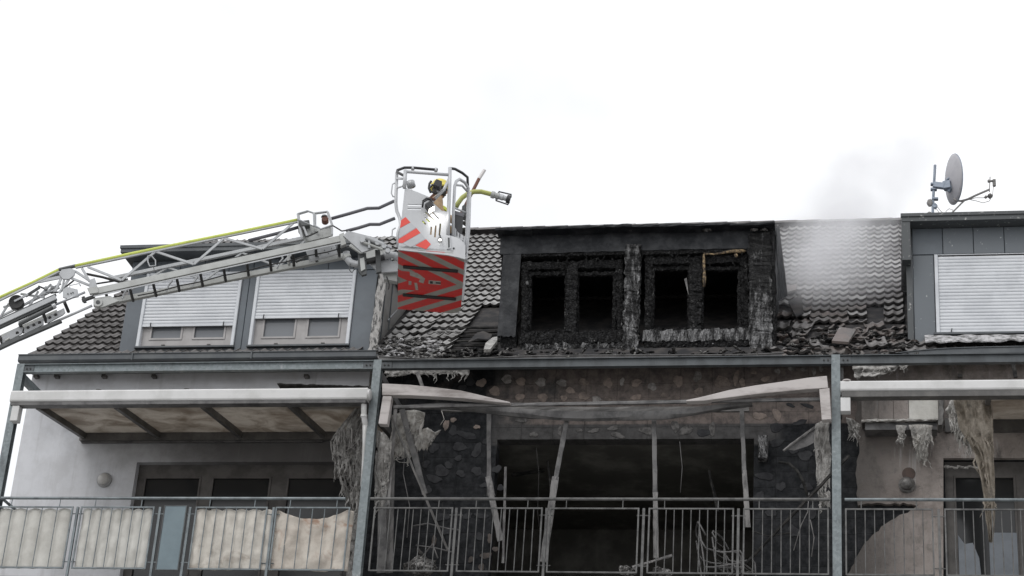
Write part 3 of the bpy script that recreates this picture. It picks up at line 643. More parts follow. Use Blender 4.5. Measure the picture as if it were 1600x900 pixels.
# gutter
GY = 1.27
def gutter(name, x0, x1, z, m, sag=None, tilt=0.0):
    b = MB(); n = 40; prof = [(0.13,0.0),(0.13,-0.085),(0.105,-0.108),(0.02,-0.108),(0.0,-0.085),(0.0,0.0),(-0.016,0.004),(-0.016,0.016),(0.012,0.016),(0.012,-0.08),(0.03,-0.096),(0.10,-0.096),(0.118,-0.08),(0.118,0.0)]
    vs = []; K = len(prof)
    for i in range(n+1):
        u = i/n; x = x0 + (x1-x0)*u; dz, dy = sag(u) if sag else (0, 0)
        for (y, zz) in prof: vs.append((x, GY + y + dy, z + zz + dz))
    fs = [(i*K+k, i*K+(k+1)%K, (i+1)*K+(k+1)%K, (i+1)*K+k) for i in range(n) for k in range(K)] + [tuple(range(K))[::-1], tuple(n*K+k for k in range(K))]
    b.add(vs, fs); return b.build(name, m, B)
gutter('gutter', X_L+.0, -0.55, 14.16, T['zinc_dark'])
gutter('gutter', -0.50, 5.9, 14.06, T['alu_grey'], lambda u: (-.03*math.sin(u*9) - .05*math.sin(math.pi*u), .02*math.sin(u*14)))
gutter('gutter', 7.55, X_R, 14.10, T['zinc_dark'], lambda u: (-.10*math.exp(-u*16), 0))
mb = MB(); mb.box(X_L, -0.55, 1.42, 1.88, 14.075, 14.10); mb.build('soffit', T['zinc_dark'], B)
for px in (206, 392):
    c = P(px, 563, GY); MB().box(c.x-.012, c.x+.012, GY-.022, GY-.001, 14.05, 14.172).build('gutter_clip', T['zinc_dark'], B)
# ------------------------------------------------------------------ dormers
def roof_y(z): return EAVE_Y + (z - EAVE_Z)/math.tan(PITCH)
def cheeks(o, x0, x1, z0, zt, Y, m):
    for x in (x0, x1 - .06):
        y1 = roof_y(zt) + .1; b = MB()
        b.add([(x,Y,z0),(x,Y,zt),(x,y1,zt),(x+.06,Y,z0),(x+.06,Y,zt),(x+.06,y1,zt)], [(0,2,1),(3,4,5),(0,1,4,3),(1,2,5,4),(2,0,3,5)])
        b.build('cheek', m, o)
def dormer(x0, x1, z0, zt, slab, m_body, m_slab, label, over=(0.10, 0.12, 0.36)):
    """cheeks and front backing; flat roof slab as a sub-part"""
    s = MB(); yb = roof_y(zt) + .25
    s.box(x0-over[0], x1+over[1], WY-over[2], yb, zt, zt + slab)
    o = s.build('dormer', m_slab, B); o['label'] = label
    cheeks(o, x0, x1, z0, zt, WY+.035, m_body)
    s = MB(); s.box(x0-over[0]-.012, x1+over[1]+.012, WY-over[2]-.02, WY-over[2]+.05, zt+slab-.03, zt+slab+.025); s.build('roof_edge_trim', m_slab, o)
    return o
def clad(o, x0, x1, z0, z1, m, Y=WY, th=.03):
    bevel(MB().box(x0+.004, x1-.004, Y, Y+th, z0+.004, z1-.004).build('cladding_panel', m, o), .006)
def backing(o, x0, x1, z0, z1, m, Y): MB().box(x0, x1, Y, Y+.03, z0, z1).build('backing_board', m, o)
def shutter(x0, x1, zb, zt, m=T['shutter'], pitch=.060, label=None):
    o = MB().box(x0-.055, x1+.055, WY+.001, WY+.06, zt+.0, zt+.011).build('roller_shutter', T['guide'], B)
    for xa, xb in ((x0-.055, x0), (x1, x1+.055)): bevel(MB().box(xa, xb, WY-.035, WY+.06, Z_SILL, zt-.001).build('guide_rail', T['guide'], o), .006)
    if label: o['label'] = label
    prof = [(0.0,0.0),(-.007,.006),(-.011,.02),(-.011,.04),(-.007,.053),(0.0,.056),(.004,.056),(.004,0.0)]
    n = max(1, int((zt - zb - .05)/pitch)); me = None
    for k in range(n + 1):
        z = zb + .05 + k*pitch
        if z + .03 > zt: continue
        if me is None:
            s = MB(); K = len(prof); vs = [(x, WY+y, z+zz) for x in (x0+.002, x1-.002) for (y, zz) in prof]
            s.add(vs, [(i, (i+1)%K, (i+1)%K+K, i+K) for i in range(K)] + [tuple(range(K))[::-1], tuple(range(K, 2*K))])
            q = s.build('slat', m, o); me = q.data; base = ORG[q.name].copy(); z_first = z
        else:
            q = bpy.data.objects.new('slat', me); COL.objects.link(q); put(q, base + Vector((0,rnd(-.001,.001),z - z_first)), o)
    s = MB(); s.box(x0+.001, x1-.001, WY-.014, WY+.012, zb, zb+.046); s.build('end_slat', m, o)
    for u in (.1, .9): 
        x = x0 + (x1-x0)*u; MB().tube([(x-.01, WY-.02, zb-.005), (x, WY-.045, zb+.03), (x+.006, WY-.05, zb+.055)], .009, 6).build('stop', T['rubber'], o)
    return o
# --- left dormer, undamaged
LX0, LX1 = -5.17, P(581, 520, WY).x; LZT = 16.17; LZ0 = 14.45
D1 = dormer(LX0, LX1, LZ0-.3, LZT, .10, T['cheek'], T['zinc_dark'], 'slate grey clad dormer with two half lowered roller shutters')
backing(D1, LX0+.01, LX1-.01, LZ0+.02, LZT, T['rubber'], WY+.032+.16)
zs_top = P(480, 424, WY).z; Z_SILL = P(290, 542, WY).z
w1 = (P(224, 500, WY).x, P(367, 490, WY).x); w2 = (P(402, 470, WY).x, P(548, 465, WY).x)
xs = [LX0 + (LX1-LX0)*k/10 for k in range(11)]
for k in range(10): clad(D1, xs[k], xs[k+1], zs_top+.012, LZT, T['zinc'])
for (a, c) in ((LX0, w1[0]-.06), (w1[1]+.06, (w1[1]+w2[0])/2), ((w1[1]+w2[0])/2, w2[0]-.06), (w2[1]+.06, LX1)): clad(D1, a, c, LZ0, zs_top+.008, T['zinc'])
clad(D1, w1[0]-.06, w1[1]+.06, LZ0, Z_SILL-.03, T['zinc_dark']); clad(D1, w2[0]-.06, w2[1]+.06, LZ0, Z_SILL-.03, T['zinc_dark'])
for (w, zb, ya, lab) in ((w1, P(290, 510, WY).z, 516, 'half lowered shutter over the window nearer the gable'), (w2, P(475, 497, WY).z, 502, 'half lowered shutter over the window nearer the basket')):
    shutter(w[0], w[1], zb, zs_top, label=lab)
    m_ = (w[0]+w[1])/2; zt_ = zb + .25; zb_ = Z_SILL
    window('attic_window', w[0], w[1], zb_, zt_, WY+.05, [(w[0]+.13, m_-.085, zb_+.15, zt_-.08), (m_+.085, w[1]-.13, zb_+.15, zt_-.08)], T['frame'], T['glass'])
    s = MB(); s.box(w[0]-.07, w[1]+.07, WY-.06, WY+.05, zb_-.03, zb_-.001); s.build('window_sill', T['zinc_dark'], D1)
    for u in (.25, .75): x = w[0]+(w[1]-w[0])*u; MB().box(x-.03, x+.03, WY+.035, WY+.049, zb_+.05, zb_+.065).build('drain_cap', T['frame_dark'], D1)
# blistered corner trim and scorched right cheek beside the fire
xa = LX1
mb = MB(); mb.rough((xa+.05, WY-.02, LZ0-.08), (xa+.09, WY-.01, LZT-.35), .13, .06, 22, .012, up=(0,-1,0)); mb.build('blistered_corner', T['trim_ash'], D1)
mb = MB(); mb.add([(xa+.012,WY+.02,LZ0),(xa+.012,WY+.02,LZT-.02),(xa+.012,3.9,LZT-.02),(xa+.03,WY+.02,LZ0),(xa+.03,WY+.02,LZT-.02),(xa+.03,3.9,LZT-.02)], [(0,2,1),(3,4,5),(0,1,4,3),(1,2,5,4),(2,0,3,5)]); mb.build('cheek_sheet', T['cheek'], D1)
for yy in (2.3, 2.75): MB().box(xa+.031, xa+.05, yy, yy+.02, EAVE_Z+(yy-EAVE_Y)*math.tan(PITCH), LZT-.03).build('standing_seam', T['zinc_dark'], D1)
# --- right dormer, spattered with ash
RX0, RX1 = P(1427, 450, WY).x, 12.55; RZT = P(1440, 357, WY).z; RZ0 = 14.42
D3 = dormer(RX0, RX1, RZ0-.3, RZT, .11, T['zinc'], T['zinc_dash'], 'grey clad dormer with fully lowered shutter, spattered with ash', (0.16, 0.12, 0.26))
backing(D3, RX0+.01, RX1-.01, RZ0, RZT, T['rubber'], WY+.032+.16)
zt3 = P(1500, 398, WY).z; Z_SILL = P(1500, 521, WY).z
w3 = (P(1467, 460, WY).x, P(1467, 460, WY).x + 1.75); w4 = (w3[1]+.5, RX1-.3)
k = 0; x = RX0
while x < RX1 - .1:
    xn = min(x + .475, RX1); clad(D3, x, xn, zt3+.012, RZT, T['zinc_ash'] if k else T['zinc']); x = xn; k += 1
for (a, c) in ((RX0, w3[0]-.06), (w3[1]+.06, w4[0]-.06), (w4[1]+.06, RX1)): clad(D3, a, c, RZ0, zt3+.008, T['zinc_ash'])
shutter(w3[0], w3[1], Z_SILL+.01, zt3, pitch=.058, label='fully lowered ash spattered shutter on the dormer under the dish'); shutter(w4[0], w4[1], Z_SILL+.01, zt3, pitch=.058)
s = MB(); s.box(w3[0]-.1, w4[1]+.1, WY-.06, WY+.03, Z_SILL-.035, Z_SILL-.001); s.build('window_sill', T['zinc_dark'], D3)
# its verge board, overhanging at the left, and the loose plaster strip below the sill
mb = MB(); mb.box(RX0-.16, RX0-.03, WY-.25, WY-.03, P(1420,408,WY-.2).z, RZT-.002); mb.build('verge_board', T['zinc_dash'], D3)
mb = MB(); mb.box(RX0-.10, RX0-.012, WY-.02, WY+.06, RZ0-.2, RZT-.002); mb.build('corner_post', T['zinc_dash'], D3)
mb = MB()
def fstrip(u, v):
    x = RX0 + .15 + u*4.2; n = mnoise.noise(Vector((x*5, v*3, 2)))
    return Vector((x, WY - .05 - .45*v + .02*n, Z_SILL - .05 - .30*v + .045*n*(1+v)))
mb.sheet(fstrip, 60, 5, .02, (0,.3,-1)); mb.build('loose_plaster', T['plaster'], D3)
# --- burnt dormer
BX0, BX1 = P(783, 460, WY).x, P(1208, 460, WY).x; BZT = P(990, 366, WY).z; BZ0 = P(990, 556, WY).z - .1
D2 = MB().box(BX0-.1, BX1+.05, WY+.08, 4.2, BZT-.03, BZT+.03).build('dormer', T['char_sheet'], B); cheeks(D2, BX0, BX1, BZ0, BZT, WY+.2, T['char_sheet']); D2['label'] = 'burnt out black dormer with four empty window holes and ash streaked posts'
room('burnt_attic', BX0+.07, BX1-.07, WY+.25, 5.2, BZ0-.3, BZT-.02, T['soot'])
def pl(px0, py0, px1, py1): return XZ(px0, py0, px1, py1, WY)
# roof: ragged metal edge in lengths
xx = BX0 - .12; k = 0
while xx < BX1 + .02:
    L = rnd(.45, .8); xe = min(xx + L, BX1 + .03); dz = rnd(-.012, .02); dy = rnd(-.02, .02)
    mb = MB(); mb.rough((xx, WY-.10+dy, BZT+.02+dz), (xe, WY-.10+dy, BZT+.02+dz+rnd(-.01,.012)), .30, .045, 6, .008); mb.build('roof_edge_sheet', T['char_sheet'], D2); xx = xe - .01
for px in (880, 968, 985, 1105, 1178, 1195): MB().blob(P(px, 359, WY-.1), .05, (1.4,1,.5), .4).build('roof_scrap', T['debris'], D2)
# top fascia boards
for (a, c, y0, y1) in ((782,880,366,397),(880,990,365,394),(990,1095,364,391),(1095,1204,362,389)):
    x0, x1, z0, z1 = pl(a, y0, c, y1); mb = MB(); mb.sheet(lambda u, v: Vector((x0+(x1-x0)*u, WY-.02+.012*mnoise.noise(Vector((x0*3+u*4, v*3, 1))), z0 + (z1-z0)*v + (.02*mnoise.noise(Vector((x0*9+u*9, 3, 7))) if v < .1 else 0))), 14, 4, .05); mb.build('fascia_board', T['char_sheet'], D2)
# left cladding panel, its foot torn off, and the post behind it
x0, x1, z0, z1 = pl(783, 366, 811, 526); mb = MB(); mb.sheet(lambda u, v: Vector((x0+(x1-x0)*u, WY-.015+.02*mnoise.noise(Vector((u*2,v*5,9))), z0+(z1-z0)*v+(.05*mnoise.noise(Vector((u*6,0,5))) - .06*(1-u)*0 if v < .05 else 0))), 8, 14, .02); mb.build('cladding_panel', T['char_sheet'], D2)
def rb(name, px0, py0, px1, py1, wpx, d, m, n=14, amp=.010, Y=WY+.03):
    """charred member drawn between two pixels of the dormer front, wpx wide"""
    mb = MB(); mb.rough(P(px0, py0, Y), P(px1, py1, Y), wpx/103.0, d, int(n*1.5), amp*1.45, up=(0,-1,0) ); return mb.build(name, m, D2)
rb('corner_post', 795, 556, 796, 385, 26, .14, T['char'], 16, .012, WY+.12)
rb('centre_post', 985, 557, 990, 385, 24, .20, T['char_post'], 30, .016, WY+.02)
rb('corner_post', 1190, 557, 1187, 368, 36, .2, T['char_ash'], 30, .015, WY+.02)
rb('corner_post', 1209, 556, 1205, 362, 9, .3, T['char'], 20, .012, WY+.1)
rb('lintel', 810, 401, 980, 398, 8, .16, T['char'], 20, .008, WY+.08)
rb('lintel', 1000, 397, 1172, 393, 10, .16, T['char'], 20, .008, WY+.08)
# window frames: outer frame, transom, mullion, sashes, all charred
for (L_, R_, yt, yb, m1, m2, s1, s2) in ((816, 974, 413, 531, 884, 903, 829, 959), (1009, 1169, 405, 527, 1076, 1098, 1021, 1154)):
    c = 'char'; Yf = WY + .10
    fr = rb('window_frame', L_+4, yb, L_+5, yt, 11, .10, T[c], 22, .011, Yf)
    rb('window_frame', R_-4, yb, R_-6, yt, 11, .10, T[c], 22, .011, Yf)
    rb('window_frame', L_, yt+4, R_, yt+1, 14, .10, T[c], 26, .012, Yf)
    rb('window_frame', (m1+m2)/2-1, yb, (m1+m2)/2+1, yt, m2-m1-1, .12, T[c], 22, .012, Yf-.02)
    for (a, d) in ((s1, m1), (m2, s2)):
        rb('sash', a-2, yb-6, a-1, yt+12, 6, .07, T['char'], 18, .010, Yf+.03); rb('sash', d+1, yb-6, d+2, yt+12, 6, .07, T['char'], 18, .010, Yf+.03)
        rb('sash', a, yt+16, d, yt+15, 7, .07, T['char'], 12, .010, Yf+.03); rb('sash', a, yb-9, d, yb-10, 9, .07, T['char'], 12, .012, Yf+.03)
    rb('sill_beam', L_-3, yb+1, R_+3, yb-2, 20, .16, T['char_ash' if L_ > 1000 else 'char'], 30, .014, WY+.04)
    rb('sill_beam', L_-2, yb+14, R_+2, yb+11, 11, .12, T['char_post' if L_ < 1000 else 'char'], 30, .014, WY+.03)
    rb('base_rail', L_-4, yb+26, R_+4, yb+23, 11, .1, T['char'], 30, .016, WY+.12)
for k in range(70):
    px = random.choice([rnd(814,976), rnd(1004,1172)]); py = random.choice([rnd(393,400), rnd(398,414)]); p = P(px, py, WY+rnd(-.03,.05))
    MB().rough(p, p + Vector((rnd(-.05,.05), 0, -rnd(.02,.09))), rnd(.01,.03), .012, 3, .006, up=(0,-1,0), taper=.3).build('char_splinter', T['char'], D2)
for k in range(60):
    L_, R_ = random.choice([(816,974),(1009,1169)]); px = random.choice([L_+rnd(2,12), R_-rnd(2,12), (L_+R_)/2+rnd(-10,10)]); p = P(px, rnd(420,525), WY+rnd(.0,.05))
    MB().blob(p, rnd(.015,.035), (.9,.6,1.3), .45).build('char_flake', T['char' if random.random() < .8 else 'char_post'], D2)
# ash lumps on the sills
for k in range(40):
    px = random.choice([rnd(818,972), rnd(1010,1168), rnd(976,1000), rnd(1174,1205)]); p = P(px, rnd(523,550), WY-.02)
    MB().blob(p, rnd(.012,.035), (1.4,.6,.8), .5).build('ash_lump', T['plaster'] if random.random() < .5 else T['debris'], D2)
# yellow foam
mb = MB(); pts = [P(1100,398,WY+.0), P(1115,398,WY-.01), P(1130,396,WY-.01), P(1145,394,WY-.01), P(1158,392,WY), P(1169,391,WY+.02)]
mb.tube([jit(p,.014) for p in pts], .03, 7, [.018,.014,.018,.026,.034,.02]); mb.blob(P(1150,399,WY-.01), .035, (1,.5,1), .45); mb.build('foam_strip', T['foam'], D2, smooth=True)
mb = MB(); mb.tube([jit(P(1100,y,WY-.01),.008) for y in (398,410,422,434,448)], .03, 7, [.016,.024,.018,.03,.02]); mb.build('foam_strip', T['foam'], D2, smooth=True)
# thin bright sliver of a sash, bent side sheet on the right cheek
mb = MB(); mb.plate([P(1069,436,WY+.06), P(1073,434,WY+.06), P(1076,462,WY+.06)], .01, (0,1,0)); mb.build('sash_splinter', T['alu_pale'], D2)
a0, a1 = P(1212, 357, 2.0), P(1215.5, 351, 2.3); c0, c1 = P(1216, 470, 2.0), P(1229, 462, 2.3)
mb = MB(); mb.sheet(lambda u, v: (a0.lerp(a1, u)).lerp(c0.lerp(c1, u), v) + Vector((.02*mnoise.noise(Vector((u*3,v*6,4))),0,0)), 5, 16, .012, (1,0,0)); mb.build('peeled_cheek_sheet', T['char_sheet'], D2)
mb = MB(); mb.rough(P(1215.5,351,2.32), P(1229,462,2.32), .035, .03, 14, .006); mb.build('cheek_edge_bar', T['alu_grey'], D2)

# ------------------------------------------------------------------ balcony slab (part of the building)
for zf in (FLOOR, FLOOR-2.9, FLOOR-5.8):
    MB().box(-6.3, 13.6, .10, WY-.003, zf-.22, zf-.0).build('balcony_slab', T['conc'], B)
# ------------------------------------------------------------------ galvanised steel frame
SF = thing('steel_structure', 'galvanised steel frame of columns and beams carrying the balconies', 'steel structure', (0, 0, 0))
COLX = (P(27, 600, 0).x, P(586.5, 600, 0).x, P(1306, 600, 0).x, P(1306, 600, 0).x + 6.6)
ZC = 13.45
def hcol(x, zt):
    w, d, tf, tw = .125, .12, .010, .008
    b = MB(); b.box(x-w/2, x+w/2, 0, tf, 0, zt); b.box(x-w/2, x+w/2, d-tf, d, 0, zt); b.box(x-tw/2, x+tw/2, tf, d-tf, 0, zt); return b.build('column', T['galv'], SF)
for x in COLX: hcol(x, ZC)
ZB0, ZB1 = 13.295, 13.435
for i in range(3):
    xa, xb = COLX[i]+.065, COLX[i+1]-.065
    b = MB(); b.box(xa, xb, .02, .028, ZB0+.009, ZB1-.009); b.box(xa, xb, -.02, .07, ZB0, ZB0+.009); b.box(xa, xb, -.02, .07, ZB1-.009, ZB1)
    o = b.build('beam', T['galv' if i == 0 else 'galv_d'], SF)
    for xe, s in ((xa, 1), (xb, -1)):
        b = MB(); b.box(min(xe, xe+s*.16), max(xe, xe+s*.16), .008, .0195, ZB0+.02, ZB1-.02); b.build('splice_plate', T['galv_d'], SF)
        for q in (.045, .105): MB().cyl((xe+s*q, .009, ZB0+.068), (xe+s*q, -.008, ZB0+.068), .013, 8).build('bolt', T['rubber'], SF)
for x in (COLX[0], COLX[1], COLX[2]):
    b = MB(); b.box(x-.03, x+.05, .122, WY-.003, ZB0-.10, ZB0+.02); b.build('cross_beam', T['galv'] if x < -3 else T['alu_grey'], SF)

# ------------------------------------------------------------------ railings
ZR_TOP = P(800, 777, 0).z; ZF_T = P(800, 794, 0).z; ZF_B = P(800, 893, 0).z
def railing(label, x0, x1, panels, posts, m, mt, returns=None):
    o = thing('balcony_railing', label, 'railing', ((x0+x1)/2, 0, FLOOR), 'steel railings of the balcony')
    MB().cyl((x0, .01, ZR_TOP-.022), (x1, .01, ZR_TOP-.022), .023, 12).build('handrail', mt, o, smooth=False)
    for (a, c, sp, nobars) in panels:
        b = MB(); h = .011
        b.box(a-h, a+h, -h, h, ZF_B-.01, ZF_T+.008).box(c-h, c+h, -h, h, ZF_B-.01, ZF_T+.008).box(a+h, c-h, -h, h, ZF_T-.012, ZF_T+.008).box(a+h, c-h, -h, h, ZF_B-.012, ZF_B+.008)
        b.build('panel_frame', m, o)
        n = max(2, round((c-a)/sp)); me = None
        if not nobars:
            for k in range(1, n):
                x = a + (c-a)*k/n
                if me is None:
                    q = MB().cyl((x, 0, ZF_B), (x, 0, ZF_T), .0075, 8).build('baluster', m, o); me = q.data; base = ORG[q.name].copy(); xf = x
                else:
                    q = bpy.data.objects.new('baluster', me); COL.objects.link(q); put(q, base + Vector((x-xf,0,0)), o); q.rotation_euler = (0, rnd(-.006,.006), 0)
        for u in (.18, .82):
            x = a+(c-a)*u; MB().cyl((x, .005, ZF_T+.008), (x, .008, ZR_TOP-.04), .008, 6).build('stay', m, o)
    for x in posts:
        MB().box(x-.018, x+.018, .012, .045, FLOOR-.35, ZF_T+.01).build('post', m, o)
        for zz in (ZF_B+.10, ZF_T-.10): MB().cyl((x-.10, .022, zz), (x+.10, .022, zz), .008, 6).build('bracket', m, o)
    return o
X0 = lambda px, py=845: P(px, py, 0).x
rl = railing('grey steel railing backed with cream privacy screens beside the gable', X0(2,778), COLX[1]-.30+.02, 
    [(X0(-14), X0(105), .23, False), (X0(119), X0(233), .155, False), (X0(300), X0(411), .155, False), (X0(426), X0(541), .185, False)], [X0(112), X0(242), X0(289.5), X0(421)], T['steel_rail'], T['steel_rail'])
MB().cyl((X0(2,778), .01, ZR_TOP-.022), (X0(2,778), WY, ZR_TOP-.022), .023, 12).build('side_handrail', T['steel_rail'], rl)
for k in ():  MB().cyl((X0(2,778)+.02, .01+k*.145, ZF_B), (X0(2,778)+.02, .01+k*.145, ZF_T), .0075, 8).build('baluster', T['steel_rail'], rl)
MB().box(X0(2,778)+.012, X0(2,778)+.028, .05, WY, ZF_T-.012, ZF_T+.008).build('panel_frame', T['steel_rail'], rl)
a, c = X0(251), X0(284)
pnl = bevel(MB().box(a, c, -.012, .006, ZF_B-.02, ZF_T+.015).build('blue_panel', T['blue'], rl), .004); pnl['label'] = 'narrow blue grey metal panel between the cream screens'
b = MB(); b.box(a-.014, a, -.016, .01, ZF_B-.03, ZF_T+.025).box(c, c+.014, -.016, .01, ZF_B-.03, ZF_T+.025).box(a, c, -.016, .01, ZF_B-.03, ZF_B-.02).box(a, c, -.016, .01, ZF_T+.015, ZF_T+.025); b.build('panel_border', T['lad_d'], rl)
railing('sooted steel railing in front of the burnt out room', COLX[1]+.10, COLX[2]-.10,
    [(X0(581), X0(703), .118, False), (X0(717), X0(844), .118, False), (X0(857), X0(996), .12, True), (X0(1013), X0(1145), .125, False), (X0(1162), X0(1294), .125, False)], [X0(709), X0(851), X0(1004), X0(1153)], T['steel_sooty'], T['steel_sooty'])
railing('steel railing in front of the peeled beige wall and its balcony door', COLX[2]+.11, COLX[3]-.1,
    [(X0(1322), X0(1458), .135, False), (X0(1478), X0(1478)+1.4, .132, False), (X0(1478)+1.62, X0(1478)+3.0, .135, False), (X0(1478)+3.2, X0(1478)+4.6, .135, False)], [X0(1468), X0(1478)+1.51, X0(1478)+3.1], T['steel_sooty'], T['steel_rail'])

# ------------------------------------------------------------------ privacy screens of the left railing
def screen(label, xa, xb, m, bays, amp, crease=.0, top=None, seed=1):
    zt, zb = ZF_T-.015, ZF_B-.005; mb = MB()
    def f(u, v):
        x = xa + (xb-xa)*u; bulge = abs(math.sin(math.pi*u*bays))
        z = zb + (zt-zb)*v
        if v > .9: z -= (1-bulge)*.022*(v-.9)*10
        if top: z = min(z, zb + (zt-zb)*top(u)) if v > .02 else z
        n = mnoise.noise(Vector((x*7, z*5, seed)))*crease + mnoise.noise(Vector((x*19, z*14, seed+5)))*crease*.4
        return Vector((x, .032 + amp*(1-bulge)*.6 - amp*bulge*.35 + n, z))
    mb.sheet(f, bays*8, 22, .004); o = mb.build('privacy_screen', m, None, smooth=True); tag(o, label, 'screen', 'cream privacy screens on the railing'); return o
screen('smooth cream screen at the gable end of the railing', X0(-12), X0(103), T['canvas'], 5, .035, .004)
screen('cream screen with slightly creased foot, between gable screen and blue panel', X0(121), X0(231), T['canvas'], 7, .024, .02, seed=3)
screen('creased cream screen immediately beside the blue grey panel', X0(298), X0(423), T['canvas_w'], 6, .022, .03, seed=8)
def sag(u): return 1.0 - .16*math.sin(math.pi*min(1,max(0,(u-.02)/.9)))**.8
o = screen('sagging cream screen with brown stains beside the steel column', X0(424.5), X0(547), T['canvas_s'], 3, .03, .05, sag, seed=12)

# ------------------------------------------------------------------ left canopy
def beam_profile(x0, x1, y0, y1, z0, z1, r=.03):
    b = MB(); pr = [(y1,z0),(y0+r,z0),(y0+r*.3,z0+r*.3),(y0,z0+r),(y0,z1-r),(y0+r*.3,z1-r*.3),(y0+r,z1),(y1,z1)]; K = len(pr)
    b.add([(x,y,z) for x in (x0,x1) for (y,z) in pr], [(i,(i+1)%K,(i+1)%K+K,i+K) for i in range(K)] + [tuple(range(K))[::-1], tuple(range(K,2*K))]); return b
YF = -.17
cz1 = P(300, 607, YF).z; cz0 = P(300, 630, YF).z
cxa, cxb = P(16, 618, YF).x, P(574, 612, YF).x
CL = thing('terrace_canopy', 'cream aluminium terrace canopy with sooted brown roof panes, left unburnt', 'canopy', ((cxa+cxb)/2, 1.0, FLOOR), 'terrace canopies over the balcony')
bevel(beam_profile(cxa, cxb, YF, -.02, cz0+.05, cz1).build('front_beam', T['alu'], CL), .004)
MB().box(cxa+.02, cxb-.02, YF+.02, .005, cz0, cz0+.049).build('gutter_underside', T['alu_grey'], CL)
MB().lathe((cxb-.001, (YF-.02)/2, (cz0+.05+cz1)/2), (1,0,0), [(0,.088),(.03,.085),(.045,.06)], 16).build('end_cap', T['alu'], CL, auto=R(40))
zb_ = P(300, 684, WY).z - .02
def rafter(px0, px1, m, w=.07):
    a = P(px0, 632, 0.0); c = P(px1, 681, WY-.02)
    MB().bar((a.x, 0.0, cz0+.04), (a.x+.02, WY-.005, zb_+.04), w, .10).build('rafter', m, CL); return a.x
rx = [rafter(p, q, T['alu_dark']) for p, q in ((60,135),(182,255),(317,385),(453,505))]
rx.append(cxb-.1); MB().bar((rx[4], 0, cz0+.04), (rx[4], WY-.005, zb_+.04), .07, .10).build('rafter', T['alu_dark'], CL)
for k in range(4):
    if k == 3:
        xa_, xb_ = rx[3]+.04, rx[4]-.04
        mb = MB(); mb.sheet(lambda u, v: Vector((xa_+(xb_-xa_)*u, .01+(WY-.06)*v, cz0+.085+(zb_-cz0)*v - .42*max(0,u-.25)*max(0,v-.25)*(1.2-.5*u))), 16, 16, .016, (0,0,1)); mb.build('roof_pane', T['poly'], CL, smooth=True)
    else:
        a, c = rx[k]+.036, rx[k+1]-.036
        mb = MB(); mb.sheet(lambda u, v: Vector((a+(c-a)*u, .01+(WY-.06)*v, cz0+.085+(zb_-cz0)*v)), 2, 2, .016, (0,0,1)); mb.build('roof_pane', T['poly'], CL)
MB().box(rx[0]-.05, cxb-.15, WY-.09, WY-.002, zb_-.05, zb_+.12).build('wall_beam', T['alu_dark'], CL)
MB().box(rx[0]-.02, P(505,690,WY).x, WY-.05, WY-.01, zb_-.08, zb_-.052).build('wall_gasket', T['alu_grey'], CL)
bevel(MB().box(cxa+.05, cxa+.17, YF+.03, .0-.002, P(25,656,YF).z, cz0-.002).build('beam_foot', T['alu'], CL), .006)
for px in (155, 292): c = P(px, 604, YF+.05); MB().lathe((c.x, YF+.06, cz1+.001), (0,0,1), [(0,.05),(.012,.05),(.02,.02)], 10).build('drain_cap', T['alu_grey'], CL)
# burnt strip lying on the beam near the column
mb = MB(); pa, pb = P(433, 600, -.08), P(575, 604, -.08)
mb.sheet(lambda u, v: pa.lerp(pb, u) + Vector((0, .5*v, .02*mnoise.noise(Vector((u*14, v*2, 3))) - .01*v)), 30, 2, .012, (0,0,1)); mb.build('scorched_flashing', T['blackbar'], CL)
# downpipe
pz = [P(568.5, 624, -.07), P(568.5, 650, -.06), P(571, 664, .02), P(570, 690, .10), P(569, 720, .12), P(566, 760, .14)]
DP = MB(); DP.tube(pz[:3], .043, 12); DPo = tag(DP.build('downpipe', T['pvc'], None, auto=R(50)), 'short white plastic downpipe bending behind the steel column', 'downpipe')
MB().tube([pz[2], pz[3], pz[4], pz[5]], .034, 10, [.046,.036,.034,.034]).build('lower_pipe', T['pvc'], DPo, smooth=True)
MB().cyl(pz[1]+Vector((0,0,.02)), pz[1]-Vector((0,0,.02)), .05, 12).build('pipe_collar', T['pvc'], DPo)

# ------------------------------------------------------------------ burnt canopy in the middle
CM = thing('burnt_canopy', 'collapsed terrace canopy with warped front beam and leaning burnt bars', 'canopy', (3.3, 0.4, FLOOR), 'terrace canopies over the balcony')
def warped(top, bot, Y, d, m, name):
    """front beam drawn by its upper and lower edge"""
    n = len(top); b = MB(); vs = []
    for t_, b_ in zip(top, bot): vs += [P(*t_, Y), P(*b_, Y), P(*b_, Y) + Vector((0,d,0)), P(*t_, Y) + Vector((0,d,0))]
    fs = [(i*4+k, i*4+(k+1)%4, (i+1)*4+(k+1)%4, (i+1)*4+k) for i in range(n-1) for k in range(4)] + [(3,2,1,0), tuple((n-1)*4+k for k in range(4))]
    b.add(vs, fs); return bevel(b.build(name, m, CM), .006)
warped([(597,599),(640,601),(680,605),(720,610),(750,617),(775,623),(797,628)], [(597,617),(640,617.5),(680,619.5),(720,622),(750,625),(775,628),(797,630)], -.16, .13, T['alu_burnt'], 'front_beam')
warped([(1072,625),(1100,619),(1140,609),(1180,602),(1230,595),(1262,590),(1292,587)], [(1072,627),(1100,626),(1140,621),(1180,616),(1230,611),(1262,608),(1294,606)], -.16, .13, T['alu_burnt'], 'front_beam')
for (q, lab) in (([(598,619),(612,619),(605,663),(591,662)], 0), ([(1280,608),(1296,606),(1299,655),(1284,656)], 0)):
    b = MB(); b.plate([P(x, y, -.165) for x, y in q][::-1], .12, (0,1,0)); bevel(b.build('beam_foot', T['alu_burnt'], CM), .006)
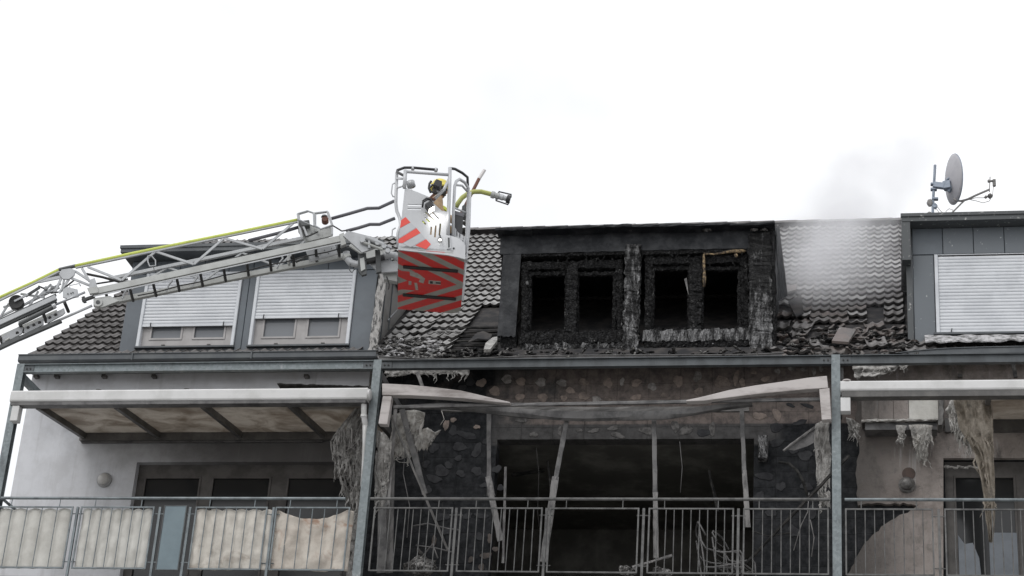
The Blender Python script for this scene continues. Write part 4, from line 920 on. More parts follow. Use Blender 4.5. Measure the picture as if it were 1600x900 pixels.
# tie bar and sagging gutter
MB().rough(P(615,636,-.05), P(1282,624,-.05), .04, .045, 30, .003).build('tie_bar', T['alu_grey'], CM)
pts = [(640,634),(690,633),(740,635),(790,640),(830,644),(870,647),(910,649),(950,648),(1000,646),(1045,645),(1085,641),(1125,635),(1175,629)]
b = MB(); vs = []; n = len(pts); prof = [(0,.05),(0,-.05),(.05,-.085),(.11,-.05),(.12,.05),(.10,.05),(.09,-.03),(.05,-.06),(.02,-.03),(.02,.05)]; K = len(prof)
for i, (x, y) in enumerate(pts):
    s_ = .35 + .65*math.sin(math.pi*i/(n-1))**.7; tw = .35*math.sin(i*1.3)*s_; c = P(x, y, .05)
    for (yy, zz) in prof: vs.append(c + Vector((0, yy*math.cos(tw)-zz*math.sin(tw), (zz*math.cos(tw)+yy*math.sin(tw))*s_)) + Vector((0, rnd(-.006,.006), rnd(-.008,.008))))
b.add(vs, [(i*K+k, i*K+(k+1)%K, (i+1)*K+(k+1)%K, (i+1)*K+k) for i in range(n-1) for k in range(K)]); b.build('sagging_gutter', T['alu_grey'], CM, auto=R(50))
MB().rough(P(690,640,.6), P(1170,640,.6), .05, .07, 30, .006).build('wall_rail', T['alu_dark'], CM)
for (a, c, w, m) in (((886,655,.2),(868,750,.2),.08,'alu_grey'), ((868,745,.2),(849,878,.2),.12,'alu_pale'), ((1022,655,.25),(1024,800,.25),.075,'alu_grey'), ((1024,770,.22),(1025,872,.22),.085,'alu_pale'),
                  ((1159,640,.3),(1163,740,.3),.07,'alu_grey'), ((1163,735,.3),(1169,824,.3),.085,'alu_pale'), ((764,642,.4),(764,775,.4),.075,'alu_grey'), ((763,745,.3),(769,775,.3),.10,'alu_pale'), ((767,770,.3),(782,845,.3),.10,'alu_pale'),
                  ((618,640,.3),(607,790,.3),.055,'alu_pale'), ((628,640,.35),(664,772,.5),.10,'alu_grey'), ((640,660,.4),(664,772,.55),.05,'alu_dark'), ((600,700,.9),(596,895,.9),.16,'alu_grey'), ((612,700,1.0),(608,895,1.0),.13,'alu_pale'), ((790,730,.8),(786,880,.8),.04,'alu_pale'), ((609,645,.1),(700,860,.3),.035,'alu_dark')):
    MB().rough(P(*a), P(*c), w*.82, .03, 9, .005, up=(0,-1,0)).build('burnt_bar', T[m], CM)
MB().rough(P(652,582,.5), P(660,604,.5), .05, .03, 4, .004, up=(0,-1,0)).build('hanger', T['alu_pale'], CM)

# ------------------------------------------------------------------ right canopy
czr1, czr0 = P(1450, 593, YF).z, P(1450, 618, YF).z; cxr = P(1313, 603, YF).x
CR = thing('terrace_canopy', 'cream aluminium canopy with sooted underside over the peeled wall', 'canopy', (cxr+3, 1.0, FLOOR), 'terrace canopies over the balcony')
bevel(beam_profile(cxr, cxr+6.3, YF, -.02, czr0+.085, czr1).build('front_beam', T['alu'], CR), .004)
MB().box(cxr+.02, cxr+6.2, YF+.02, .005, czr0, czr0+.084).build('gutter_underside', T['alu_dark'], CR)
bevel(MB().box(cxr+.0, cxr+.14, YF+.03, -.002, P(1320,641,YF).z, czr0-.002).build('beam_foot', T['alu'], CR), .006)
zr = P(1560, 672, WY).z
for px in (1540, 1640, 1740): x = P(px, 640, .9).x; MB().bar((x, 0, czr0+.05), (x, WY-.05, zr+.1), .07, .10).build('rafter', T['alu_dark'], CR)
xa_ = P(1540, 640, .9).x + .04
for k in range(3): MB().bar((xa_+.45+k*.95, 0, czr0+.10), (xa_+.45+k*.95, WY-.06, zr+.15), .85, .016).build('roof_pane', T['poly'], CR)
MB().box(xa_-.6, xa_+3.0, WY-.10, 1.868, zr-.06, zr+.16).build('wall_beam', T['alu_dark'], CR)
MB().lathe((cxr+.09, YF+.05, czr1), (0,0,1), [(0,.06),(.02,.06),(.03,.03)], 10).build('drain_cap', T['alu_burnt'], CR)
c = P(1582, 564, .3); d = P(1587, 590, .2); MB().rough(c, d, .055, .02, 5, .004, up=(0,-1,0)).build('hanging_strap', T['blackbar'], CR)
MB().box(P(1313,575,.2).x, P(1313,575,.2).x+.045, .13, .16, czr1-.1, ZB0).build('hanger', T['alu_grey'], CR)

# awning cassette with melted lower edge
ax0, ax1 = P(1346, 640, 1.5).x, P(1466, 640, 1.5).x; az1, az0 = P(1400, 612, 1.5).z, P(1400, 669, 1.5).z
AW = thing('awning_box', 'scorched beige and white awning box dripping melted plastic', 'awning', ((ax0+ax1)/2, 1.6, FLOOR))
xm = [ax0, P(1372,640,1.5).x, P(1396,640,1.5).x, P(1420,640,1.5).x, ax1]
for k in range(4): MB().box(xm[k]+.003, xm[k+1]-.003, 1.5, 1.86, az0+.14, az1).build('box_panel', T[('peeled','peeled','peeled','canvas')[k]], AW)
MB().rough((ax0, 1.52, az0+.125), (ax1, 1.52, az0+.135), .06, .03, 24, .008).build('box_lip', T['melt'], AW)
MB().box(ax0+.05, ax1-.02, 1.56, 1.84, az0+.0, az0+.11).build('roller', T['alu_grey'], AW)
mb = MB(); mb.rough((ax1+.02, 1.48, az0-.02), (ax1+.06, 1.48, az1), .07, .3, 8, .012, up=(0,-1,0)); mb.build('end_plate', T['alu_dark'], AW)
# ------------------------------------------------------------------ melted plastic
def drape(o_name, label, top, bot, Y0, Y1, m, nu=22, nv=22, amp=.05, holes=0.0, seed=0, cat='plastic sheet', strands=0, sl=(.15,.5), parent=None, rows=None):
    """sheet hung between two pixel polylines, puckered, with melted strands"""
    def poly(pts, u):
        u *= len(pts)-1; i = min(int(u), len(pts)-2); a, c = pts[i], pts[i+1]; k = u-i; return (a[0]+(c[0]-a[0])*k, a[1]+(c[1]-a[1])*k)
    mb = MB(); N = {}
    def f(u, v):
        a = poly(top, u); c = poly(bot, u); k = 1-v
        if rows:
            l_ = poly([(r[1], r[0]) for r in rows], v); r_ = poly([(r[2], r[0]) for r in rows], v); a = (l_[0]+(r_[0]-l_[0])*u, l_[1]); c = a
        rag = mnoise.noise(Vector((u*9, seed, 1)))*10*k
        n = mnoise.fractal(Vector((u*4+seed, v*3.4+u*1.5, seed)), 1.0, 2.0, 4)
        return P(a[0]+(c[0]-a[0])*k + 3*n, a[1]+(c[1]-a[1])*k + rag*.8, Y0+(Y1-Y0)*k + amp*n)
    g = [[f(i/nu, j/nv) for i in range(nu+1)] for j in range(nv+1)]
    vs = [p for r in g for p in r]; w = nu+1; fs = []
    for j in range(nv):
        for i in range(nu):
            if holes and j < nv-3 and mnoise.noise(Vector((i*.55+seed, j*.28, seed*3)))*.5+.5 < holes*(1.15 - j/nv*.8): continue
            fs.append((j*w+i, j*w+i+1, (j+1)*w+i+1, (j+1)*w+i))
    mb.add(vs, fs); o = mb.build(o_name, m, parent, smooth=True)
    so = o.modifiers.new('thick', 'SOLIDIFY'); so.thickness = .008
    if parent is None: tag(o, label, cat)
    if strands:
        sb = MB()
        for k in range(strands):
            u = rnd(0,1); v = rnd(.0,.75); p = f(u, v); L = rnd(*sl); pts = [p]; q = p.copy()
            for s in range(5): q = q + Vector((rnd(-.03,.03), rnd(-.02,.02), -L/5)); pts.append(q.copy())
            w_ = rnd(.7,2.4); sb.tube(pts, .006, 5, [.010*w_, rnd(.006,.011)*w_, .007*w_, rnd(.004,.009)*w_, .005, .003])
        for k in range(strands):
            a_ = f(rnd(0,1), rnd(0,1)); c_ = f(rnd(0,1), rnd(0,.8)); 
            if (a_-c_).length > .5: continue
            md = (a_+c_)/2 + Vector((0,-.03,-.05)); sb.tube([a_, md, c_], .005, 5)
        tag(sb.build('melted_strand', m, o), kind='stuff')
    return o
drape('melted_sheet', 'grey stringy melted sheet hanging beside the white downpipe', [(517,682),(530,672),(546,650),(558,634),(574,628)], [(540,790),(548,792),(556,795),(562,790),(568,780)], .35, .9, T['melt_grey'], 34, 40, .11, .50, 3, strands=60, sl=(.12,.40), rows=[(800,547,560),(770,536,566),(740,527,570),(715,520,571),(690,516,571),(670,528,573),(650,545,575),(630,560,576)])
drape('melted_sheet', 'white crumpled melted sheet on the inner side of the steel column', [(612,650),(630,642),(648,640),(664,645)], [(610,720),(625,712),(640,722),(655,700)], .35, .5, T['melt'], 20, 18, .08, .22, 8, strands=26, sl=(.06,.2))
drape('melted_flap', 'frayed melted flap sticking out beside the leaning bar', [(655,672),(668,668),(680,676),(690,672)], [(650,698),(662,705),(672,696),(678,686)], .4, .5, T['melt'], 12, 8, .04, .1, 5)
drape('melted_sheet', 'thin melted rags clinging to the column at railing height', [(588,672),(600,676),(612,690)], [(585,790),(594,800),(602,785)], .16, .3, T['melt_grey'], 12, 22, .05, .42, 11, strands=22, sl=(.06,.2))
drape('melted_sheet', 'long tan melted sheet hanging from the canopy to the railing', [(1491,617),(1510,617),(1530,617),(1548,617)], [(1545,842),(1548,850),(1550,842),(1554,820)], .3, .45, T['melt_tan'], 26, 54, .12, .14, 21, strands=16, sl=(.1,.3), rows=[(846,1546,1552),(800,1540,1554),(750,1533,1553),(710,1524,1553),(690,1512,1552),(670,1500,1552),(645,1494,1550),(617,1490,1547)])
drape('melted_sheet', 'pale crumpled melted sheet between awning box and tan sheet', [(1477,640),(1488,622),(1500,625),(1515,630)], [(1490,672),(1502,690),(1512,700),(1518,690)], .8, .9, T['melt'], 18, 16, .09, .10, 31, strands=30, sl=(.1,.35))
drape('melted_drip', 'pointed melted drip below the awning box', [(1420,664),(1432,663),(1446,663),(1458,665)], [(1434,716),(1440,722),(1444,724),(1448,714)], 1.5, 1.55, T['melt'], 14, 18, .05, .16, 41, strands=20, sl=(.05,.22))
drape('melted_drip', 'short melted drip at the middle of the awning box', [(1400,664),(1408,664),(1416,665)], [(1404,690),(1409,696),(1413,688)], 1.48, 1.5, T['melt_grey'], 8, 10, .03, .15, 44, strands=8, sl=(.04,.15))
drape('melted_drip', 'melted drip at the column end of the awning box', [(1322,652),(1332,655),(1344,664)], [(1326,676),(1334,684),(1342,676)], .6, .7, T['melt_grey'], 10, 10, .04, .15, 47, strands=14, sl=(.06,.2))
drape('melted_sheet', 'melted grey cladding scraps beside the column above a hanging plate', [(1272,664),(1282,658),(1296,660)], [(1280,800),(1288,790),(1298,795)], .4, .6, T['melt_grey'], 12, 26, .06, .34, 51, strands=18, sl=(.06,.2))
# hanging metal plate by the right column
HP = tag(MB().plate([P(1226,701,.8), P(1272,668,.8), P(1296,678,.75), P(1262,697,.8), P(1240,704,.82)], .02, (0,.7,.7)).build('hanging_plate', T['alu_grey'], None), 'bent grey metal plate hanging beside the right column', 'metal plate')
MB().rough(P(1224,704,.79), P(1274,667,.79), .03, .03, 8, .006).build('plate_edge', T['alu_pale'], HP)
# ------------------------------------------------------------------ things on the balcony
tag(MB().rough(P(1166,880,.7), P(1327,712,-.02), .035, .035, 18, .005).build('leaning_pole', T['blackbar'], None), 'charred black pole leaning diagonally against the right column', 'pole')
o = MB(); o.tube([P(1217,722,1.2), P(1232,724,1.15), P(1245,735,1.1), P(1254,750,1.1), P(1262,775,1.1)], .022, 7); tag(o.build('curved_pipe', T['blackbar'], None, smooth=True), 'short curved black pipe in front of the burnt wall', 'pipe')
o = MB(); o.box(P(1185,683,1.9).x, P(1200,683,1.9).x, 1.80, 1.99, P(1190,719,1.9).z, P(1190,683,1.9).z); tag(bevel(o.build('wall_box', T['char_ash'], None), .01), 'scorched wall box beside the burnt out opening', 'box')
o = MB(); o.rough(P(988,886,.5), P(1050,868,.5), .03, .03, 8, .006); tag(o.build('broken_batten', T['alu_pale'], None), 'pale broken batten sticking out behind the railing', 'batten')
def wall_lamp(px, py, label, gm):
    c = P(px, py, WY-.02 if px < 800 else 1.85); y = WY-.001 if px < 800 else 1.858
    t_ = thing('wall_lamp', label, 'lamp', (c.x, y, c.z-.12), 'round bulkhead lamps on the facade')
    MB().lathe((c.x, y, c.z), (0,-1,0), [(0,.125),(.03,.125),(.045,.11),(.05,.10)], 24).build('lamp_base', T['lamp_base'] if px < 800 else T['lamp_soot'], t_, auto=R(30))
    MB().lathe((c.x, y-.05, c.z), (0,-1,0), [(0,.10),(.03,.095),(.055,.08),(.075,.055),(.085,.02)], 24).build('lamp_glass', gm, t_, smooth=True); return t_
wall_lamp(163, 750, 'clean round white lamp on the pale wall by the gable', T['lamp'])
wl2 = wall_lamp(1417, 758, 'sooted round lamp on the peeled beige wall', T['lamp_soot'])
MB().lathe((P(1420,740,1.85).x, 1.8585, P(1420,740,1.85).z), (0,-1,0), [(0,.10),(.006,.10)], 20).build('old_seat_mark', T['rust'], wl2)
# burnt garden chairs: bare tube frames
def chair(px, py, Y, rz, label, s=1.0):
    base = P(px, py, Y); base.z = FLOOR
    t_ = thing('garden_chair', label, 'chair', base, 'burnt garden chair frames')
    mx = Matrix.Translation(base) @ Matrix.Rotation(rz, 4, 'Z') @ Matrix.Scale(s, 4)
    W = lambda *p: mx @ Vector(p); m = T['alu_grey']
    for sx in (-.28, .28):
        MB().tube([W(sx,-.28,0), W(sx,-.29,.3), W(sx,-.27,.60), W(sx,-.22,.66), W(sx,.1,.66), W(sx,.24,.70), W(sx,.30,.80)], .013, 7).build('arm_frame', m, t_, smooth=True)
        MB().tube([W(sx*.92,.25,0), W(sx*.92,.24,.42), W(sx*.92,.33,.98)], .013, 7).build('rear_leg', m, t_, smooth=True)
    MB().tube([W(-.26,.24,.9), W(-.26,.33,1.06), W(-.18,.35,1.12), W(.18,.35,1.12), W(.26,.33,1.06), W(.26,.24,.9)], .013, 7).build('back_frame', m, t_, smooth=True)
    MB().tube([W(-.26,-.26,.44), W(.26,-.26,.44), W(.26,.24,.42), W(-.26,.24,.42), W(-.26,-.26,.44)], .012, 7).build('seat_frame', m, t_)
    for k in range(5): MB().tube([W(-.26,-.2+k*.09,.43), W(.26,-.2+k*.09,.43)], .006, 6).build('seat_rod', m, t_)
    for k in range(4): MB().tube([W(-.24+.0,.27+.02*k,.58+.12*k), W(.24,.27+.02*k,.58+.12*k)], .006, 6).build('back_rod', m, t_)
chair(1125, 880, 1.0, R(100), 'burnt tube chair frame upright behind the railing'); chair(1148, 880, .55, R(70), 'lower burnt tube chair frame nearest the railing', .8)
# loose wires and thin burnt rods hanging and lying on the balcony, each its own thing
for (pts, r_, m_, lab) in (([(628,645,.4),(634,690,.45),(630,740,.45),(640,790,.4),(636,840,.4)], .006, 'alu_grey', 'thin wire hanging beside the leaning burnt bar'), ([(655,640,.5),(662,700,.5),(660,760,.5)], .005, 'blackbar', 'short black wire hanging from the tie bar'),
    ([(690,642,.5),(694,655,.5),(688,664,.5)], .007, 'melt', 'short pale melted string under the tie bar'), ([(645,822,.8),(668,818,.8),(700,826,.8),(718,828,.8)], .012, 'alu_grey', 'thin bent rod lying low behind the bars'), ([(650,852,.8),(680,856,.8),(708,863,.8)], .010, 'alu_grey', 'lower thin rod behind the bars'),
    ([(652,858,.7),(672,880,.7),(690,898,.7)], .03, 'blackbar', 'dark slanting pipe behind the bars near the column'), ([(838,700,.6),(842,740,.6),(840,800,.6),(846,850,.6)], .006, 'blackbar', 'black wire hanging in the opening by the slanting bar'), ([(1062,690,.6),(1066,730,.6),(1063,770,.6)], .005, 'alu_grey', 'thin wire hanging in the opening between two bars'),
    ([(1240,860,.9),(1252,820,.9),(1262,800,.9),(1264,770,.9)], .007, 'alu_pale', 'pale curled wire near the right column'), ([(1268,870,.9),(1272,840,.9),(1266,812,.9)], .007, 'alu_pale', 'second pale curled wire close to the right column'), ([(1176,830,.9),(1200,838,.9),(1238,832,.9)], .009, 'blackbar', 'black rod crossing low in front of the dark wall'),
    ([(660,870,.6),(676,850,.6),(684,872,.6)], .012, 'alu_pale', 'bent pale rod in the heap near the column')):
    o = MB(); o.tube([P(*p) for p in pts], r_, 6); tag(o.build('burnt_wire' if r_ < .009 else 'burnt_rod', T[m_], None, smooth=True), lab, 'wire' if r_ < .009 else 'rod')
# soft heaps along the balcony floor seen through the bars
for (px, py, Y, r, lab) in ((978,888,.6,.10,'crumpled pale lump behind the open railing panel'), (1035,892,.7,.13,'grey ash heap below the middle bar'), (660,880,.7,.22,'dark heap of burnt cloth behind the bars near the column')):
    o = MB()
    for k in range(9): o.blob(P(px+rnd(-9,9), py+rnd(-4,8), Y+rnd(-.1,.1)), r*rnd(.35,.8), (1.3,1,.8), .35)
    tag(o.build('debris', T['debris'], None), lab, 'debris', kind='stuff')
# ------------------------------------------------------------------ debris on the eaves
def heap(name, region, n, szr, mats, label, stick=.72):
    for mi, m in enumerate(mats):
        o = MB()
        for k in range(n // len(mats)):
            px, py = rnd(region[0], region[2]), rnd(region[1], region[3]); c = PR(px, py) + Vector((0, -.02, rnd(-.03,.03)))
            if random.random() < stick: o.blob(c, rnd(*szr), (rnd(1,2.2), 1, rnd(.4,.8)), .4)
            else:
                d = Vector((rnd(-1,1), rnd(-.5,.5), rnd(-.25,.3))).normalized()*rnd(.05,.16); o.rough(c-d, c+d, rnd(.02,.05), rnd(.012,.03), 3, .008)
        tag(o.build(name, m, None), label if mi == 0 else label.replace('ash grey', 'sooty dark').replace('pale', 'black'), 'debris', kind='stuff')
heap('roof_debris', (590,530,690,562), 190, (.02,.05), (T['debris'], T['plaster'], T['debris']), 'ash grey broken tile rubble at the eaves below the basket')
heap('roof_debris', (690,545,782,562), 70, (.02,.045), (T['debris'], T['char']), 'ash grey rubble at the foot of the bared underlay')
heap('roof_debris', (786,548,1205,562), 140, (.015,.04), (T['char'], T['debris']), 'ash grey crumbs along the foot of the burnt dormer')
heap('roof_debris', (1215,515,1430,560), 170, (.02,.06), (T['tile_red'], T['debris'], T['char']), 'ash grey broken tile rubble on the collapsed roof foot')
# bigger single pieces lying there
for (q, m, lab, th) in (([(732,546),(746,531),(756,528),(770,534),(766,542),(748,540)], 'deck', 'torn dark sheet of metal at the corner of the burnt dormer', .02), ([(757,560),(760,550),(771,541),(778,540),(778,546),(767,560)], 'melt_grey', 'crumpled ashen metal bracket at the eaves beside the burnt dormer', .05),
                        ([(1300,546),(1312,524),(1338,528),(1326,548)], 'tile_red', 'brown ridge piece tilted above the right column', .04), ([(1232,482),(1252,470),(1256,500),(1244,506)], 'deck', 'dark curled underlay flap beside the burnt dormer', .02),
                        ([(1218,460),(1246,455),(1244,464),(1222,470)], 'tile_red', 'reddish tile fragment lying against the burnt dormer', .03)):
    o = MB(); o.plate([PR(x, y) + Vector((0,-.08,.07)) for x, y in q], th, (0,-.5,.8)); tag(o.build('roofing_piece', T[m], None), lab, 'roof debris')
o = MB(); o.tube([PR(628,487)+Vector((0,-.1,.1)), PR(606,515)+Vector((0,-.1,.12))], .022, 8); o = o.build('metal_rod', T['chrome'], None); tag(o, 'bright metal rod with a ring leaning on the tiles under the basket', 'rod')
mb = MB(); c = PR(620,489)+Vector((0,-.12,.1)); mb.tube([c+Vector((.05*math.cos(k*.7), 0, .05*math.sin(k*.7))) for k in range(10)], .007, 6); mb.build('ring', T['chrome'], o)
# curled insulation under the right eave
drape('curled_insulation', 'curled scorched insulation under the eaves right of the column', [(1332,572),(1360,568),(1400,566),(1432,562)], [(1335,590),(1362,588),(1398,578),(1430,568)], 1.3, 1.2, T['melt_grey'], 26, 8, .10, .1, 61, 'insulation', 20, (.03,.1))
drape('curled_insulation', 'ragged scorched felt hanging under the middle eaves', [(600,576),(640,574),(690,574),(735,576)], [(604,588),(645,586),(690,584),(732,586)], 1.4, 1.35, T['melt_grey'], 30, 5, .05, .4, 67, 'insulation', 24, (.03,.16))
# ------------------------------------------------------------------ turntable ladder and rescue basket
YAW = R(13); BU = Vector((math.cos(YAW), math.sin(YAW), 0)); BV = Vector((-math.sin(YAW), math.cos(YAW), 0)); UP = Vector((0,0,1))
NL = P(622, 389, -3.5); BL, BW = .91, 1.95
def K(px, py, v=0.0):
    """point of the vertical plane that runs along the ladder, v metres towards the house"""
    d = ray(px, py); return CAM + d * ((v - (CAM - NL).dot(BV)) / d.dot(BV))
VN, VF = .70, 1.20
LD = thing('turntable_ladder', 'grey aluminium fire ladder reaching in from the left, bent at its joint', 'fire ladder', K(-60, 545, .95))
def lbar(name, a, b, v, w, h, m, par=LD): return bevel(MB().bar(K(*a, v), K(*b, v), w, h, UP).build(name, m, par), .004)
# upper arm
lbar('lower_rail', (146,457), (537,373), VN, .07, .095, T['lad']); lbar('lower_rail', (152,476), (540,400), VF, .07, .075, T['lad'])
lbar('rail_lip', (146,463), (537,379), VN-.036, .006, .02, T['lad_l'])
lbar('top_rail', (118,418), (466,346), VN, .035, .035, T['lad_l']); lbar('top_rail', (170,436), (480,371), VF, .05, .05, T['lad_l'])
zig = [(137,417),(190,438),(243,393),(303,413),(350,372),(410,389),(458,349)]
zig2 = [(137,417),(187,442),(238,396),(299,415),(345,374),(404,391),(455,351)]
for a, b in zip(zig, zig[1:]): lbar('brace', a, b, VN, .02, .035, T['lad_l'])
for a, b in zip([(200,455),(262,418),(320,438),(378,395),(436,417)], [(262,418),(320,438),(378,395),(436,417),(478,374)]): lbar('brace', a, b, VF, .02, .03, T['lad_l'])
for px in (166,203.5,240,277,314,350.5,387,423,459,495,531):
    t_ = (px-166)/(531-166); y = 452 + (374.5-452)*t_
    a = K(px-2, y+1, VN); d = K(px+2, y+1, VN); c = a + BV*(VF-VN); c.z -= .01
    MB().tube([a, c], .021, 10).build('rung', T['rubber'], LD)
for k in range(5):
    a, b = K(215+k*66, 462-k*15.5, VN+.25), K(281+k*66, 446.5-k*15.5, VN+.25); MB().tube([a, (a+b)/2-Vector((0,0,.015)), b], .009, 6).build('cable', T['rubber'], LD)
MB().tube([K(135,428,.9), K(160,433,.9), K(185,440,.9), K(215,440,.9), K(260,428,.9), K(330,412,.9), K(395,397,.9)], .018, 7).build('cable', T['rubber'], LD, smooth=True)
MB().tube([K(140,445,.95), K(185,438,.95), K(200,436,.95)], .012, 6).build('cable', T['rubber'], LD)
for (px, py) in ((193,455),(262,443),(302,437),(435,408)):     # curved latch hooks under the rail
    MB().tube([K(px+4,py-13,1.0), K(px+7,py-4,1.0), K(px+2,py+2,1.0), K(px-2,py+12,1.0)], .014, 6).build('latch_hook', T['lad_l'], LD)
q = [(231,400),(237,400),(243,407),(243,415),(234,416),(231,409)]
MB().tube([K(x,y,VN-.03) for x, y in q+[q[0]]], .010, 6).build('shackle', T['lad_l'], LD); MB().tube([K(240,416,VN-.03), K(241,425,VN-.03)], .006, 6).build('chain', T['lad_d'], LD)
bevel(MB().bar(K(450.5,388,1.0), K(451.5,414,1.0), .03, .07).build('cross_plate', T['lad'], LD), .004)
b = MB(); b.plate([K(478,392,1.02),K(522,378,1.02),K(528,397,1.02),K(484,409,1.02)], .02, BV); b.build('inner_plate', T['lad_l'], LD)
for (x, y) in ((492,393),(500,397),(507,391),(513,396),(497,401),(518,388)): MB().cyl(K(x,y,1.015), K(x,y,1.015)-BV*.006, .008, 8).build('hole_cap', T['lad_d'], LD)
b = MB(); b.tube([K(462,409,1.02), K(478,402,1.02), K(482,402,1.02)], .022, 8); b.build('inner_strut', T['lad_d'], LD)
# joint between upper and lower arm
def plate(name, pts, v, th, m, par=LD): return bevel(MB().plate([K(x,y,v) for x, y in pts], th, BV).build(name, m, par), .003)
plate('joint_plate', [(92,428),(96,421),(110,419),(118,422),(116,430),(108,436),(98,436)], VN-.03, .03, T['lad_l'])
plate('joint_plate', [(140,437),(148,434),(152,448),(150,455),(139,453)], VN-.05, .03, T['lad_l'])
plate('joint_shoe', [(136,450),(152,447),(154,457),(140,459)], VN-.06, .05, T['lad'])
for (a, b_) in (((118,424),(142,440)), ((110,434),(140,446)), ((128,419),(140,440)), ((96,434),(86,456)), ((108,436),(92,458)), ((100,437),(96,455))): lbar('joint_strut', a, b_, VN, .02, .035, T['lad_l'])
lbar('chord_plate', (60,440), (100,432), VN, .02, .05, T['lad_l']); lbar('chord_plate', (76,433), (95,428), VN+.1, .03, .04, T['lad_d'])
MB().lathe(K(153,472,VN-.03), BV, [(0,.05),(.0,.062),(.03,.066),(.10,.066),(.13,.05)], 18).build('pivot', T['lad'], LD, auto=R(40)); MB().lathe(K(153,472,VN-.035), BV, [(0,.03),(.01,.03)], 12).build('pivot_pin', T['lad_d'], LD)
plate('pivot_arm', [(146,466),(172,462),(186,470),(160,480),(146,478)], VN-.01, .05, T['lad'])
plate('bracket_plate', [(98,452),(104,448),(121,452),(123,463),(106,467),(98,464)], VN-.06, .03, T['lad_l'])
for (x, y) in ((106,459),(111,458),(114,457)): MB().cyl(K(x,y,VN-.061), K(x,y,VN-.075), .009, 8).build('bolt', T['lad_d'], LD)
MB().tube([K(109,450,VN-.03), K(109,446,VN-.03), K(124,443,VN-.03), K(126,447,VN-.03)], .008, 6).build('grab_loop', T['lad_l'], LD)
lbar('link', (128,470), (148,463), VN+.1, .05, .04, T['lad_d']); plate('link_end', [(127,464),(132,462),(135,471),(130,472)], VN+.08, .05, T['lad_d'])
# lower arm, running on down out of sight
ext = lambda a, b, t: (a[0]+(b[0]-a[0])*t, a[1]+(b[1]-a[1])*t)
def lbar2(name, a, b, v, w, h, m): return lbar(name, ext(b, a, 4.0), b, v, w, h, m)
lbar2('main_rail', (0,505), (88,465), VN, .06, .07, T['lad_l']); lbar2('main_rail_shadow_strip', (0,510.5), (88,470), VN+.02, .05, .06, T['lad_d'])
lbar2('main_rail_upper', (0,500), (88,460.5), VN+.02, .06, .02, T['lad_d']); lbar2('main_rail', (0,528), (90,487), VF, .06, .05, T['lad'])
lbar2('top_chord', (0,469), (93,424), VN, .03, .03, T['lad_l']); lbar2('top_chord', (10,490), (93,449), VF, .03, .03, T['lad_l'])
lbar2('keel_rail', (0,543), (32,528), VN+.05, .06, .06, T['lad_d']); lbar('keel_rail', (30,529.5), (96,501), VN+.05, .06, .055, T['lad_d'])
MB().cyl(K(87,476,VN-.05), K(133,456.5,VN-.05), .016, 12).build('ram_rod', T['chrome'], LD, smooth=True); MB().cyl(K(30,506,VN-.03), K(86,478.5,VN-.03), .033, 14).build('ram_cylinder', T['lad_d'], LD, auto=R(40)); MB().cyl(K(82,479.5,VN-.04), K(87,477,VN-.04), .036, 12).build('ram_collar', T['lad_l'], LD)
MB().cyl(K(94,499.5,VN), K(144,477.5,VN), .018, 12).build('ram_rod', T['lad_l'], LD, smooth=True)
for pts in ([(4,536),(2,527),(14,519),(31,509),(36,512),(34,521),(10,534)], [(37,519),(38,511),(68,497),(68,507),(40,521)], [(73,503),(74,494),(100,481),(102,488),(98,492),(74,505)]): plate('perforated_plate', pts, VN+.06, .025, T['lad_l'])
for (x, y) in ((27,520),(44,512),(53,508),(62,504),(78,496.5),(87,492)): MB().cyl(K(x,y,VN+.061), K(x,y,VN+.053), .022, 12).build('plate_hole', T['rubber'], LD)
MB().tube([K(8,533,VN+.055), K(15,529,VN+.055)], .018, 8).build('plate_slot', T['lad'], LD)
for (a, b_) in (((31,506),(37,519)), ((67,488),(72,503)), ((101,473),(107,487)), ((0,527),(4,538))): MB().tube([K(*a,VN), K(*b_,VN+.25)], .024, 8).build('rung', T['rubber'], LD)
for (a, b_) in (((32,459),(70,465)), ((0,496),(14,474)), ((14,474),(30,490)), ((62,462),(80,444)), ((38,476),(95,443)), ((45,480),(60,455)), ((5,480),(20,476))): lbar('lower_brace', a, b_, VN+.12, .02, .03, T['lad_l'])
MB().lathe(K(25,471,VN+.06), BV, [(0,.07),(.0,.10),(.10,.10),(.10,.07)], 22).build('cable_drum', T['rubber'], LD, auto=R(40)); lbar('drum_arm', (22,471), (44,460), VN+.04, .02, .03, T['lad_l']); lbar('drum_arm', (40,463), (62,449), VN+.06, .03, .035, T['lad_d'])
MB().tube([K(60,447,VN+.1), K(72,452,VN+.1), K(80,458,VN+.1), K(95,456,VN+.1), K(103,448,VN+.1), K(118,436,VN+.1)], .012, 7).build('cable', T['rubber'], LD, smooth=True)
for (x, y) in ((72,450),(76,456),(82,449),(70,459)): MB().blob(K(x,y,VN+.08), .03, (1,1,1), .3).build('valve', T['lad_l'], LD)
